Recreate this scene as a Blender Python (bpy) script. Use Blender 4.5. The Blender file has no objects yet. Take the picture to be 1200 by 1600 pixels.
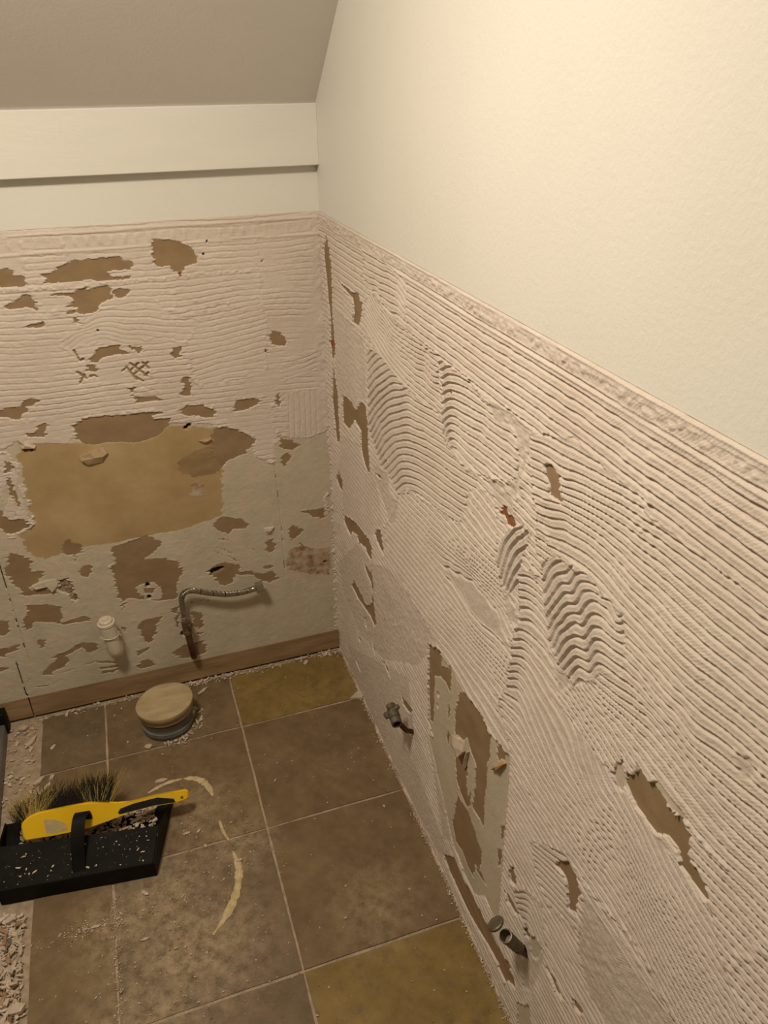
import bpy, bmesh, math, random
import numpy as np
from mathutils import Vector, Matrix

# ------------------------------------------------------------------ camera
F_PX = 1214.0
def _n(v): return v / np.linalg.norm(v)
def _ray(p): return np.array([p[0] - 600.0, p[1] - 800.0, F_PX])
_M = np.stack([_n(_ray((4729, 60))), _n(_ray((120, 120))), -_n(_ray((630, 2950)))], 1)
_U, _S, _V = np.linalg.svd(_M)
ROT = _U @ _V                                  # world -> camera (x right, y down, z forward)
_d0 = _n(ROT.T @ _ray((533, 1012)))            # room corner on the floor is the world origin
CAM = -_d0 * (1.45 / -_d0[2])

scene = bpy.context.scene
COL = scene.collection
cam_d = bpy.data.cameras.new('camera')
cam_d.sensor_fit = 'HORIZONTAL'; cam_d.sensor_width = 36.0; cam_d.lens = F_PX / 1200.0 * 36.0
cam_d.clip_start = 0.02
cam = bpy.data.objects.new('camera', cam_d); COL.objects.link(cam)
_m = Matrix.Identity(4)
for i in range(3):
    _m[i][0] = ROT[0, i]; _m[i][1] = -ROT[1, i]; _m[i][2] = -ROT[2, i]; _m[i][3] = CAM[i]
cam.matrix_world = _m
scene.camera = cam

# ------------------------------------------------------------------ light
world = bpy.data.worlds.new('world'); scene.world = world
world.use_nodes = True
world.node_tree.nodes['Background'].inputs[0].default_value = (1.0, 0.86, 0.68, 1)
world.node_tree.nodes['Background'].inputs[1].default_value = 0.02
ld = bpy.data.lights.new('ceiling_lamp', 'AREA'); ld.shape = 'DISK'; ld.size = 0.26
ld.energy = 17.8; ld.color = (1.0, 0.86, 0.67)
lamp = bpy.data.objects.new('ceiling_lamp', ld); COL.objects.link(lamp)
lamp.location = (-0.74, -0.98, 2.00)
scene.view_settings.view_transform = 'Standard'
scene.view_settings.look = 'None'
scene.view_settings.gamma = 1.0
scene.view_settings.use_curve_mapping = False
scene.view_settings.exposure = 0.0

rng = np.random.default_rng(7)
random.seed(7)

# ------------------------------------------------------------------ pixel helpers
def px_to(p, axis, val):
    d = ROT.T @ _ray(p)
    t = (val - CAM[axis]) / d[axis]
    return CAM + t * d
def crop(ox, oy, s):
    return lambda *pts: [(ox + a / s, oy + b / s) for a, b in pts]
A = crop(500, 330, 6); B = crop(560, 520, 6); Cc = crop(680, 540, 5.4545); D = crop(760, 740, 5.4545)
Ee = crop(760, 940, 5.4545); Ff = crop(960, 640, 5); Gg = crop(960, 900, 5); Hh = crop(520, 720, 5.714)
J = crop(840, 1040, 3.333); K = crop(800, 1280, 3); L = crop(640, 1020, 4.209); O6 = crop(480, 320, 2.963)
Pp = crop(0, 340, 4.615); Q2 = crop(260, 320, 4.615); Rr = crop(0, 600, 4.286); Ss = crop(260, 600, 4.286)
Tt = crop(0, 820, 4.286); Uu = crop(0, 620, 2.222); Wc = crop(0, 840, 2.222); V5 = crop(130, 880, 4.0)
N7 = crop(470, 900, 7.273); C5 = crop(340, 980, 2.4); M4 = crop(540, 960, 3.75); Z0 = crop(660, 1240, 4.0)
def uz_right(pts):
    o = [px_to(p, 0, 0.0) for p in pts]; return np.array([(-q[1], q[2]) for q in o])
def uz_back(pts):
    o = [px_to(p, 1, 0.0) for p in pts]; return np.array([(-q[0], q[2]) for q in o])

# ------------------------------------------------------------------ materials
MATS = {}
def mat(name, c1, c2=None, rough=0.8, scale=20.0, bump=0.0, bscale=200.0, detail=6.0, c3=None, stretch=(1, 1, 1),
        lo=0.35, hi=0.65, metal=0.0, spec=0.3, extra=None):
    if name in MATS: return MATS[name]
    m = bpy.data.materials.new(name); m.use_nodes = True
    nt = m.node_tree; b = nt.nodes['Principled BSDF']
    b.inputs['Roughness'].default_value = rough; b.inputs['Metallic'].default_value = metal
    b.inputs['Specular IOR Level'].default_value = spec
    geo = nt.nodes.new('ShaderNodeTexCoord')
    mp = nt.nodes.new('ShaderNodeMapping'); mp.inputs['Scale'].default_value = stretch
    nt.links.new(geo.outputs['Object'], mp.inputs[0])
    def noise(s, d=detail, ro=0.6):
        n = nt.nodes.new('ShaderNodeTexNoise'); n.inputs['Scale'].default_value = s; n.inputs['Detail'].default_value = d
        n.inputs['Roughness'].default_value = ro
        nt.links.new(mp.outputs[0], n.inputs['Vector']); return n
    col = None
    if c2 is not None:
        n = noise(scale); r = nt.nodes.new('ShaderNodeValToRGB')
        r.color_ramp.elements[0].position = lo; r.color_ramp.elements[1].position = hi
        r.color_ramp.elements[0].color = (*c1, 1); r.color_ramp.elements[1].color = (*c2, 1)
        if c3 is not None:
            e = r.color_ramp.elements.new((lo + hi) / 2); e.color = (*c3, 1)
        nt.links.new(n.outputs['Fac'], r.inputs[0]); col = r.outputs[0]
    else:
        b.inputs['Base Color'].default_value = (*c1, 1)
    if bump > 0:
        n = noise(bscale, 4.0); bp = nt.nodes.new('ShaderNodeBump'); bp.inputs['Strength'].default_value = 1.0
        bp.inputs['Distance'].default_value = bump
        nt.links.new(n.outputs['Fac'], bp.inputs['Height']); nt.links.new(bp.outputs[0], b.inputs['Normal'])
    if extra: col = extra(nt, mp, noise, col, b) or col
    if col is not None: nt.links.new(col, b.inputs['Base Color'])
    MATS[name] = m
    return m
def mixc(nt, fac, a, c):
    x = nt.nodes.new('ShaderNodeMix'); x.data_type = 'RGBA'
    nt.links.new(fac, x.inputs[0])
    if isinstance(a, tuple): x.inputs[6].default_value = (*a, 1)
    else: nt.links.new(a, x.inputs[6])
    if isinstance(c, tuple): x.inputs[7].default_value = (*c, 1)
    else: nt.links.new(c, x.inputs[7])
    return x.outputs[2]
def ramp(nt, src, p0, p1):
    r = nt.nodes.new('ShaderNodeMapRange'); r.inputs[1].default_value = p0; r.inputs[2].default_value = p1
    nt.links.new(src, r.inputs[0]); return r.outputs[0]
def mth(nt, op, a, b=None):
    x = nt.nodes.new('ShaderNodeMath'); x.operation = op
    for i, v in enumerate((a, b)):
        if v is None: continue
        if isinstance(v, (int, float)): x.inputs[i].default_value = v
        else: nt.links.new(v, x.inputs[i])
    return x.outputs[0]

paint = mat('white_wall_paint', (0.80, 0.79, 0.735), (0.83, 0.82, 0.765), rough=0.55, scale=3, bump=0.0005, bscale=190, spec=0.35)
far_wall = mat('low_bounce_wall', (0.30, 0.27, 0.23), (0.34, 0.31, 0.26), rough=0.7, scale=4)  # unseen walls: tone invented, kept dark to hold back bounced light
paint_smooth = mat('white_gloss_paint', (0.80, 0.79, 0.74), (0.83, 0.815, 0.765), rough=0.5, scale=6, bump=0.0003, bscale=60, stretch=(1, 1, 4))
paint_ceiling = mat('ceiling_paint', (0.80, 0.77, 0.73), (0.83, 0.80, 0.76), rough=0.7, scale=4, bump=0.0003, bscale=150)
def adh_extra(nt, mp, noise, col, b):
    # fine ribbed print of the tile backs, as relief only
    w = nt.nodes.new('ShaderNodeTexWave'); w.wave_type = 'BANDS'; w.bands_direction = 'DIAGONAL'
    w.inputs['Scale'].default_value = 130.0; w.inputs['Distortion'].default_value = 1.5; w.inputs['Detail'].default_value = 2.0
    nt.links.new(mp.outputs[0], w.inputs['Vector'])
    n = noise(330, 5.0, 0.65); n2 = noise(9, 3.0)
    s = mth(nt, 'MULTIPLY', w.outputs['Fac'], ramp(nt, n2.outputs['Fac'], 0.45, 0.7))
    h = mth(nt, 'ADD', n.outputs['Fac'], mth(nt, 'MULTIPLY', s, 0.22))
    bp = nt.nodes.new('ShaderNodeBump'); bp.inputs['Distance'].default_value = 0.0009
    nt.links.new(h, bp.inputs['Height']); nt.links.new(bp.outputs[0], b.inputs['Normal'])
    n3 = noise(45, 4.0)
    return mixc(nt, mth(nt, 'MULTIPLY', ramp(nt, n3.outputs['Fac'], 0.55, 0.75), 0.35), col, (0.72, 0.70, 0.60))
adhesive = mat('tile_adhesive', (0.68, 0.59, 0.52), (0.74, 0.66, 0.59), rough=0.85, scale=7, extra=adh_extra)
def face_extra(nt, mp, noise, col, b):
    n = noise(14, 8.0, 0.7)
    return mixc(nt, mth(nt, 'MULTIPLY', ramp(nt, n.outputs['Fac'], 0.49, 0.60), 0.75), col, (0.66, 0.555, 0.445))
facing = mat('board_facing', (0.55, 0.495, 0.38), (0.63, 0.575, 0.455), rough=0.8, scale=10, bump=0.0008, bscale=160, extra=face_extra)
brown = mat('torn_paper', (0.285, 0.195, 0.108), (0.350, 0.245, 0.142), rough=0.9, scale=16, bump=0.0004, bscale=260, stretch=(1, 1, 1.6))
tan = mat('bare_board_tan', (0.42, 0.295, 0.145), (0.54, 0.405, 0.225), rough=0.75, scale=7, bump=0.0003, bscale=120, stretch=(1, 1, 1.2))
smear = mat('brown_smear', (0.29, 0.195, 0.105), (0.37, 0.265, 0.14), rough=0.8, scale=14, bump=0.0003, stretch=(1, 1, 3))
cavity = mat('dark_hole', (0.012, 0.010, 0.009), rough=0.9)
rust = mat('rust_stain', (0.22, 0.07, 0.02), (0.36, 0.17, 0.07), rough=0.9, scale=120)
redspot = mat('dark_red_spot', (0.20, 0.02, 0.012), rough=0.5)
crumble = mat('crumbled_plaster', (0.21, 0.12, 0.065), (0.44, 0.35, 0.25), rough=0.95, scale=130, bump=0.002, bscale=150)
speckle = mat('speckled_stain', (0.55, 0.48, 0.36), (0.27, 0.15, 0.085), rough=0.9, scale=48, bump=0.0014, bscale=150, lo=0.36, hi=0.66, c3=(0.46, 0.35, 0.24))
wood = mat('skirting_timber', (0.27, 0.175, 0.085), (0.42, 0.29, 0.155), rough=0.7, scale=9, bump=0.0005, bscale=40, stretch=(0.7, 1, 5), c3=(0.34, 0.23, 0.12))
stain_wood = mat('stained_timber', (0.27, 0.165, 0.085), (0.40, 0.28, 0.17), rough=0.8, scale=14, bump=0.0006, bscale=60, stretch=(1, 0.7, 5))
grout = mat('grout_mortar', (0.33, 0.25, 0.175), (0.48, 0.385, 0.285), rough=0.95, scale=60, bump=0.001, bscale=220)
chip_m = mat('plaster_chip', (0.46, 0.375, 0.285), (0.68, 0.58, 0.47), rough=0.9, scale=45)
chip_d = mat('brown_chip', (0.28, 0.15, 0.08), (0.42, 0.27, 0.17), rough=0.9, scale=60)
caulk = mat('old_sealant', (0.52, 0.39, 0.20), (0.66, 0.54, 0.34), rough=0.7, scale=70, bump=0.0012, bscale=160)

# ------------------------------------------------------------------ object helpers
def tag(o, label=None, cat=None, group=None, kind=None):
    if label: o['label'] = label
    if cat: o['category'] = cat
    if group: o['group'] = group
    if kind: o['kind'] = kind
    return o
def link(name, me, m=None, parent=None):
    o = bpy.data.objects.new(name, me); COL.objects.link(o)
    if m is not None: me.materials.append(m)
    if parent is not None: o.parent = parent; o.matrix_parent_inverse = parent.matrix_world.inverted()
    return o
def empty(name, loc):
    o = bpy.data.objects.new(name, None); COL.objects.link(o); o.empty_display_size = 0.02
    o.location = loc; o.matrix_world = Matrix.Translation(loc); return o
def bm_obj(name, bm, m, parent=None, smooth=False, bevel=0.0):
    if bevel > 0:
        bmesh.ops.bevel(bm, geom=list(bm.edges), offset=bevel, segments=1, affect='EDGES', profile=0.5)
    bmesh.ops.recalc_face_normals(bm, faces=list(bm.faces))
    me = bpy.data.meshes.new(name); bm.to_mesh(me); bm.free()
    if smooth:
        me.polygons.foreach_set('use_smooth', [True] * len(me.polygons))
    return link(name, me, m, parent)
def box(bm, lo, hi):
    vs = [bm.verts.new((x, y, z)) for z in (lo[2], hi[2]) for y in (lo[1], hi[1]) for x in (lo[0], hi[0])]
    for f in ((0, 2, 3, 1), (4, 5, 7, 6), (0, 1, 5, 4), (2, 6, 7, 3), (0, 4, 6, 2), (1, 3, 7, 5)):
        bm.faces.new([vs[i] for i in f])
def box_obj(name, lo, hi, m, parent=None, bevel=0.0):
    bm = bmesh.new(); box(bm, lo, hi); return bm_obj(name, bm, m, parent, bevel=bevel)
def frames(path):
    path = [Vector(p) for p in path]; out = []
    n = None
    for i, p in enumerate(path):
        t = (path[min(i + 1, len(path) - 1)] - path[max(i - 1, 0)]).normalized()
        if n is None:
            n = t.orthogonal().normalized()
        else:
            n = (n - t * n.dot(t)).normalized()
        out.append((p, t, n, t.cross(n)))
    return out
def tube(bm, path, radii, seg=16, cap0=True, cap1=True):
    if isinstance(radii, (int, float)): radii = [radii] * len(path)
    rings = []
    for (p, t, n, b), r in zip(frames(path), radii):
        rings.append([bm.verts.new(p + (n * math.cos(2 * math.pi * k / seg) + b * math.sin(2 * math.pi * k / seg)) * r) for k in range(seg)])
    for a, c in zip(rings, rings[1:]):
        for k in range(seg):
            bm.faces.new((a[k], a[(k + 1) % seg], c[(k + 1) % seg], c[k]))
    if cap0: bm.faces.new(rings[0][::-1])
    if cap1: bm.faces.new(rings[-1])
def lathe_path(origin, axis, prof):
    """profile of (distance along axis, radius)"""
    a = Vector(axis).normalized(); o = Vector(origin)
    n = a.orthogonal().normalized(); b = a.cross(n)
    return o, a, n, b, prof
def lathe(bm, origin, axis, prof, seg=24, cap0=True, cap1=True, rot=0.0):
    o, a, n, b, prof = lathe_path(origin, axis, prof)
    rings = [[bm.verts.new(o + a * d + (n * math.cos(rot + 2 * math.pi * k / seg) + b * math.sin(rot + 2 * math.pi * k / seg)) * r) for k in range(seg)] for d, r in prof]
    for x, y in zip(rings, rings[1:]):
        for k in range(seg): bm.faces.new((x[k], x[(k + 1) % seg], y[(k + 1) % seg], y[k]))
    if cap0: bm.faces.new(rings[0][::-1])
    if cap1: bm.faces.new(rings[-1])
def spline(pts, n=8):
    pts = [np.array(p, float) for p in pts]; P = [2 * pts[0] - pts[1]] + pts + [2 * pts[-1] - pts[-2]]; out = []
    for i in range(1, len(P) - 2):
        for k in range(n):
            t = k / n
            out.append(0.5 * ((2 * P[i]) + (-P[i - 1] + P[i + 1]) * t + (2 * P[i - 1] - 5 * P[i] + 4 * P[i + 1] - P[i + 2]) * t * t + (-P[i - 1] + 3 * P[i] - 3 * P[i + 1] + P[i + 2]) * t ** 3))
    out.append(pts[-1]); return [tuple(p) for p in out]

# ------------------------------------------------------------------ noise on the wall plane
_LAT = rng.random((512, 512))
def vn(u, z, s, seed=0):
    x = u / s + 17.3 * seed + 100; y = z / s + 7.7 * seed + 100
    i = np.floor(x).astype(int); j = np.floor(y).astype(int); fx = x - i; fy = y - j
    fx = fx * fx * (3 - 2 * fx); fy = fy * fy * (3 - 2 * fy)
    g = lambda a, b: _LAT[a & 511, b & 511]
    return ((g(i, j) * (1 - fx) + g(i + 1, j) * fx) * (1 - fy) + (g(i, j + 1) * (1 - fx) + g(i + 1, j + 1) * fx) * fy) * 2 - 1
def fbm(u, z, s, o=3, seed=0):
    r = 0; a = 1.0; t = 0
    for k in range(o):
        r = r + a * vn(u, z, s / 2 ** k, seed + k * 3); t += a; a *= 0.55
    return r / t
def inpoly(U, Z, poly):
    m = np.zeros(U.shape, bool)
    lo = poly.min(0); hi = poly.max(0)
    sel = (U >= lo[0]) & (U <= hi[0]) & (Z >= lo[1]) & (Z <= hi[1])
    idx = np.nonzero(sel)
    if len(idx[0]) == 0: return m
    x = U[idx]; y = Z[idx]; c = np.zeros(x.shape, bool)
    n = len(poly)
    for i in range(n):
        x0, y0 = poly[i]; x1, y1 = poly[(i + 1) % n]
        if y0 == y1: continue
        cond = (y0 > y) != (y1 > y)
        c ^= cond & (x < (x1 - x0) * (y - y0) / (y1 - y0) + x0)
    m[idx] = c
    return m
def polydist(U, Z, pl):
    d = np.full(U.shape, 9.0)
    for (a, b) in zip(pl[:-1], pl[1:]):
        ab = b - a; t = np.clip(((U - a[0]) * ab[0] + (Z - a[1]) * ab[1]) / max(ab @ ab, 1e-9), 0, 1)
        d = np.minimum(d, np.hypot(U - a[0] - t * ab[0], Z - a[1] - t * ab[1]))
    return d
def tps(pts, vals, u, z, lam=2e-5):
    n = len(pts)
    def k(r2): return np.where(r2 > 1e-12, r2 * np.log(np.maximum(r2, 1e-12)) * 0.5, 0.0)
    d2 = ((pts[:, None] - pts[None]) ** 2).sum(-1)
    M = np.zeros((n + 3, n + 3)); M[:n, :n] = k(d2) + lam * np.eye(n)
    M[:n, n] = 1; M[:n, n + 1:] = pts; M[n, :n] = 1; M[n + 1:, :n] = pts.T
    w = np.linalg.solve(M, np.concatenate([vals, np.zeros(3)]))
    out = w[n] + w[n + 1] * u + w[n + 2] * z
    for i in range(n):
        out += w[i] * k((u - pts[i, 0]) ** 2 + (z - pts[i, 1]) ** 2)
    return out
def ridge(ph, w=0.19, soft=0.8):
    f = ph - np.floor(ph); r = np.abs(f - 0.5) / w
    t = np.clip((1 - r) / soft, 0, 1)
    return t * t * (3 - 2 * t)
def bands(ph, w=0.25, soft=0.9, lip=0.45):
    # flattened bands of adhesive parted by grooves, with a thin raised lip on each band's lower edge
    f = ph - np.floor(ph)
    return 1.0 - ridge(ph, w, soft) + lip * np.exp(-((f - (0.5 - w * 1.05)) / 0.055) ** 2)
def boxblur(m, k):
    m = m.astype(np.float32)
    for ax in (0, 1):
        c = np.cumsum(np.pad(m, [(k + 1, k) if a == ax else (0, 0) for a in (0, 1)], mode='edge'), axis=ax)
        n = m.shape[ax]
        a_ = np.take(c, np.arange(2 * k + 1, 2 * k + 1 + n), axis=ax); b_ = np.take(c, np.arange(0, n), axis=ax)
        m = (a_ - b_) / (2 * k + 1)
    return m

class WallField:
    """real relief of a wall: a grid over (u along the wall, z) with a height and a surface id per vertex"""
    def __init__(s, us, zs, touz, jag=0.0):
        s.us, s.zs, s.touz = us, zs, touz
        s.U, s.Z = np.meshgrid(us, zs, indexing='ij')
        s.h = np.zeros(s.U.shape); s.id = np.zeros(s.U.shape, int)
        s.wu = s.U + 0.0022 * fbm(s.U, s.Z, 0.012, 3, 1); s.wz = s.Z + 0.0022 * fbm(s.U, s.Z, 0.012, 3, 5)
        s.wu = s.wu + jag * vn(s.U * 0.25, s.Z, 0.0040, 33) + 0.6 * jag * vn(s.U * 0.2, s.Z, 0.011, 34)
        s.ph = None; s.amp = np.ones(s.U.shape); s.reg = {}
        s.parts = []
    def stroke(s, poly, guides, pitch=0.0128, zref=1.2, amp=1.0, lam=2e-5):
        pl = s.touz(poly)
        m = inpoly(s.wu, s.wz, pl)
        if not m.any(): return
        pts, vals = [], []
        for g in guides:
            n, gp = g[0], g[1]
            q = s.touz(gp)
            if n is None: n = (zref - q[g[2] if len(g) > 2 else -1][1]) / pitch
            for a, b in zip(q[:-1], q[1:]):
                L_ = np.hypot(*(b - a)); k = max(1, int(L_ / 0.04))
                for i in range(k): pts.append(a + (b - a) * i / k); vals.append(n)
            pts.append(q[-1]); vals.append(n)
        s.ph[m] = tps(np.array(pts), np.array(vals, float), s.U[m], s.Z[m], lam)
        s.amp[m] = amp
        e = boxblur(m, 2); s.edge = np.maximum(s.edge, 1 - np.abs(2 * e - 1))
    def film(s, poly, amp=0.0):
        m = inpoly(s.wu, s.wz, s.touz(poly)); b = boxblur(m, 1)
        s.amp = s.amp * (1 - b) + amp * b
    def region(s, poly, name, m, h, warp=True):
        pl = s.touz(poly)
        k = inpoly(s.wu if warp else s.U, s.wz if warp else s.Z, pl)
        i = len(s.parts) + 10; s.parts.append((name, m)); s.id[k] = i; s.reg[i] = h
        return i
    def line(s, poly, width, name, m, h):
        d = polydist(s.U, s.Z, s.touz(poly)) + 0.0006 * vn(s.U, s.Z, 0.01, 9); k = d < width
        i = len(s.parts) + 10; s.parts.append((name, m)); s.id[k] = i; s.reg[i] = h
    def bead(s, poly, width, height, lump=0.6, seed=3, sc=0.008):
        d = polydist(s.U, s.Z, s.touz(poly)); w = np.clip(1 - (d / width) ** 2, 0, 1)
        nz = 1 - lump + lump * 1.6 * vn(s.U, s.Z, sc, seed)
        s.add += 0.55 * height * w * np.clip(nz, 0, 2)
    def build(s, world, parent, base):
        nu, nz = s.U.shape
        co = world(s.U, s.Z, s.h).reshape(-1, 3)
        vid = np.arange(nu * nz).reshape(nu, nz)
        q = np.stack([vid[:-1, :-1], vid[1:, :-1], vid[1:, 1:], vid[:-1, 1:]], -1).reshape(-1, 4)
        ids = s.id.reshape(-1)[q]
        same = (ids == ids[:, :1]).all(1)
        low = np.where((ids < 10).any(1), np.where(ids < 10, ids, 99).min(1), ids.min(1))
        fid = np.where(same, ids[:, 0], low)
        names = dict(base)
        for k, (n, m) in enumerate(s.parts): names[k + 10] = (n, m)
        for i in np.unique(fid):
            fq = q[fid == i]
            if len(fq) < 3: continue
            uniq, inv = np.unique(fq, return_inverse=True); inv = inv.reshape(-1)
            n, m = names[int(i)]
            me = bpy.data.meshes.new(n)
            me.vertices.add(len(uniq)); me.vertices.foreach_set('co', co[uniq].astype(np.float32).ravel())
            nf = len(fq); me.loops.add(nf * 4); me.loops.foreach_set('vertex_index', inv.astype(np.int32))
            me.polygons.add(nf); me.polygons.foreach_set('loop_start', np.arange(0, nf * 4, 4, dtype=np.int32))
            me.update(calc_edges=True)
            me.polygons.foreach_set('use_smooth', np.ones(nf, bool))
            link(n, me, m, parent)

# ================================================================== THE SETTING
# --- wall on the right (plane x = 0)
wall_right = tag(box_obj('wall_right', (0.014, -2.6, -0.05), (0.10, 0.12, 2.3), brown), kind='structure')
wall_back = tag(box_obj('wall_back', (-1.95, 0.014, 0.008), (0.014, 0.10, 2.3), brown), kind='structure')

def steps(spec):
    out = [spec[0][0]]
    for (a, d0), (b, d1) in zip(spec[:-1], spec[1:]):
        x = a
        while x < b - 1e-9:
            d = d0 + (d1 - d0) * (x - a) / (b - a); x += d; out.append(min(x, b))
    return np.unique(np.array(out))

def right_relief():
    us = steps([(0.0, 0.0024), (0.5, 0.0021), (0.9, 0.0017), (1.45, 0.0017), (1.6, 0.006), (2.3, 0.02)])
    zs = steps([(0.0, 0.0023), (0.6, 0.0016), (0.9, 0.0012), (1.196, 0.0012)])
    w = WallField(us, zs, uz_right, 0.0025)
    U, Z = w.U, w.Z
    w.add = np.zeros(U.shape); w.edge = np.zeros(U.shape)
    w.ph = (1.2 - Z) / 0.0125 + 0.35 * fbm(U, Z, 0.35, 2, 11)
    # curved ridges near the corner
    w.stroke(A((115, 690), (330, 780), (330, 1060), (115, 900)),
             [(0, A((120, 690), (210, 760), (315, 850))), (2, A((120, 780), (210, 850), (315, 970))), (4, A((120, 870), (210, 950), (310, 1050)))])
    # between the two seams
    w.stroke(A((415, 340), (740, 560), (830, 650), (820, 1010), (660, 980), (500, 730), (430, 770)),
             [(0, A((410, 340), (600, 450), (740, 560), (810, 640))), (1, A((415, 420), (600, 525), (740, 610), (812, 700))),
              (3, A((420, 560), (600, 650), (740, 730), (815, 850))), (5, A((500, 720), (640, 800), (740, 860), (820, 960))), (6.6, A((520, 790), (680, 960), (830, 1060)))])
    # steep fan left of the arches
    w.stroke(A((440, 830), (500, 760), (700, 1010), (900, 1170), (1130, 1350)) + B((760, 190), (770, 420), (820, 800), (600, 640), (400, 450), (200, 200), (90, 0)) + A((420, 1000)),
             [(0, A((480, 850), (560, 1010), (680, 1180), (830, 1290)) + B((600, 230), (745, 345))),
              (2, B((260, 0), (330, 110), (470, 230), (620, 330), (780, 450))),
              (4.4, B((180, 0), (300, 200), (470, 380), (640, 520), (790, 650))),
              (7, B((100, 0), (200, 190), (400, 440), (600, 620), (810, 800)))])
    # big arches
    w.stroke(B((95, 130), (200, 200), (400, 450), (600, 640), (820, 800), (830, 1040), (960, 1200), (1140, 1320)) + [(740, 800), (720, 815)] + Hh((960, 430), (830, 345), (700, 262), (590, 290), (540, 170)) + B((230, 1240), (110, 900)),
             [(-6, B((110, 240), (150, 190))), (-4, B((110, 400), (190, 300))), (-2, B((115, 560), (200, 460), (290, 390))),
              (-1, B((115, 640), (200, 530), (330, 440), (420, 460))), (0, B((120, 720), (200, 620), (300, 530), (460, 490), (560, 560))),
              (3, B((140, 960), (200, 840), (300, 740), (460, 690), (620, 770), (800, 880))),
              (6, B((190, 1120), (250, 1010), (330, 940), (460, 905), (640, 970), (820, 1090), (960, 1190))),
              (8, B((240, 1200), (360, 1070), (460, 1040), (600, 1090), (780, 1200), (960, 1320))),
              (12, Hh((580, 160), (630, 110), (720, 120), (860, 200)) + [(720, 790)]),
              (14, Hh((595, 285), (680, 235), (760, 250), (900, 360)) + [(720, 812)])], lam=1e-4)
    # long diagonal field under the arches
    w.stroke(Hh((560, 430), (600, 300), (700, 265), (830, 345), (960, 430)) + [(722, 818), (740, 760), (770, 770)] + D((100, 250), (110, 700), (150, 950), (180, 1060)) + Ee((230, 220), (190, 720), (110, 810)) + L((700, 740), (670, 700), (540, 530), (330, 190), (215, 20)) + [(683, 1000), (640, 925), (618, 880), (600, 830)],
             [(None, [(632, 778), (720, 868), (780, 925)], 1), (None, [(620, 800), (700, 892), (778, 978)], 1), (None, [(740, 963), (760, 984), (797, 1020)], 1),
              (None, [(620, 869), (695, 962), (760, 1035), (795, 1078)], 1), (None, L((270, 0), (450, 290), (640, 600)), 1), (None, [(690, 880), (740, 905), (780, 955)], 0),
              (None, [(725, 780), (780, 850)], 0)], pitch=0.0132, lam=2e-4)
    # second set of arches
    w.stroke(Cc((60, 120), (75, 330), (80, 560), (95, 800), (110, 835), (300, 1060), (480, 1130), (700, 1150), (730, 1000), (720, 780), (650, 650), (470, 500), (280, 260), (170, 180)),
             [(0, Cc((85, 240), (120, 218), (200, 225))), (1, Cc((80, 320), (110, 292), (160, 285), (240, 310), (340, 370), (460, 480))),
              (3, Cc((75, 465), (120, 430), (180, 425), (280, 470), (460, 580))), (4, Cc((85, 540), (140, 500), (220, 515), (420, 625), (640, 780))),
              (5, Cc((90, 612), (140, 570), (230, 600), (450, 740), (690, 920))), (7, Cc((100, 800), (120, 715), (180, 705), (250, 760), (480, 920), (690, 1090))),
              (9, Cc((140, 850), (300, 960), (480, 1110)))], amp=1.1)
    # everything right of the middle seam: leaf arches turning into long straight rows
    w.stroke([(834, 676), (900, 682), (960, 740), (1010, 775), (1015, 800), (1200, 942), (1420, 1120), (1420, 1700), (1170, 1600), (1137, 1507), (1115, 1413), (1067, 1353),
              (1032, 1304), (960, 1208), (879, 1101), (877, 1043), (864, 1019), (859, 971), (852, 905), (841, 850), (845, 800), (835, 760), (830, 700)],
             [(None, [(839, 677), (860, 683), (900, 705), (960, 738), (1020, 772), (1200, 874)]),
              (None, [(885, 751), (938, 773), (980, 795), (1020, 820), (1132, 898), (1200, 948)]),
              (None, [(868, 810), (888, 813), (925, 837), (980, 887), (1040, 945), (1120, 1018), (1200, 1082)]),
              (None, [(868, 826), (899, 837), (943, 866), (980, 908), (1050, 980), (1120, 1040), (1200, 1105)]),
              (None, [(980, 951), (1072, 1048), (1200, 1150)]), (None, [(980, 972), (1072, 1070), (1200, 1172)]), (None, [(980, 993), (1070, 1085), (1200, 1194)]),
              (None, [(980, 1013), (1070, 1110), (1200, 1220)]), (None, [(980, 1033), (1080, 1150), (1200, 1245)]),
              (None, [(930, 1049), (1020, 1118), (1110, 1226), (1200, 1310)]), (None, [(921, 1079), (966, 1130), (1020, 1202), (1080, 1280), (1150, 1355), (1200, 1400)]),
              (None, [(900, 1067), (972, 1169), (1030, 1255), (1100, 1340), (1200, 1440)])], pitch=0.0122, lam=3e-5)
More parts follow.
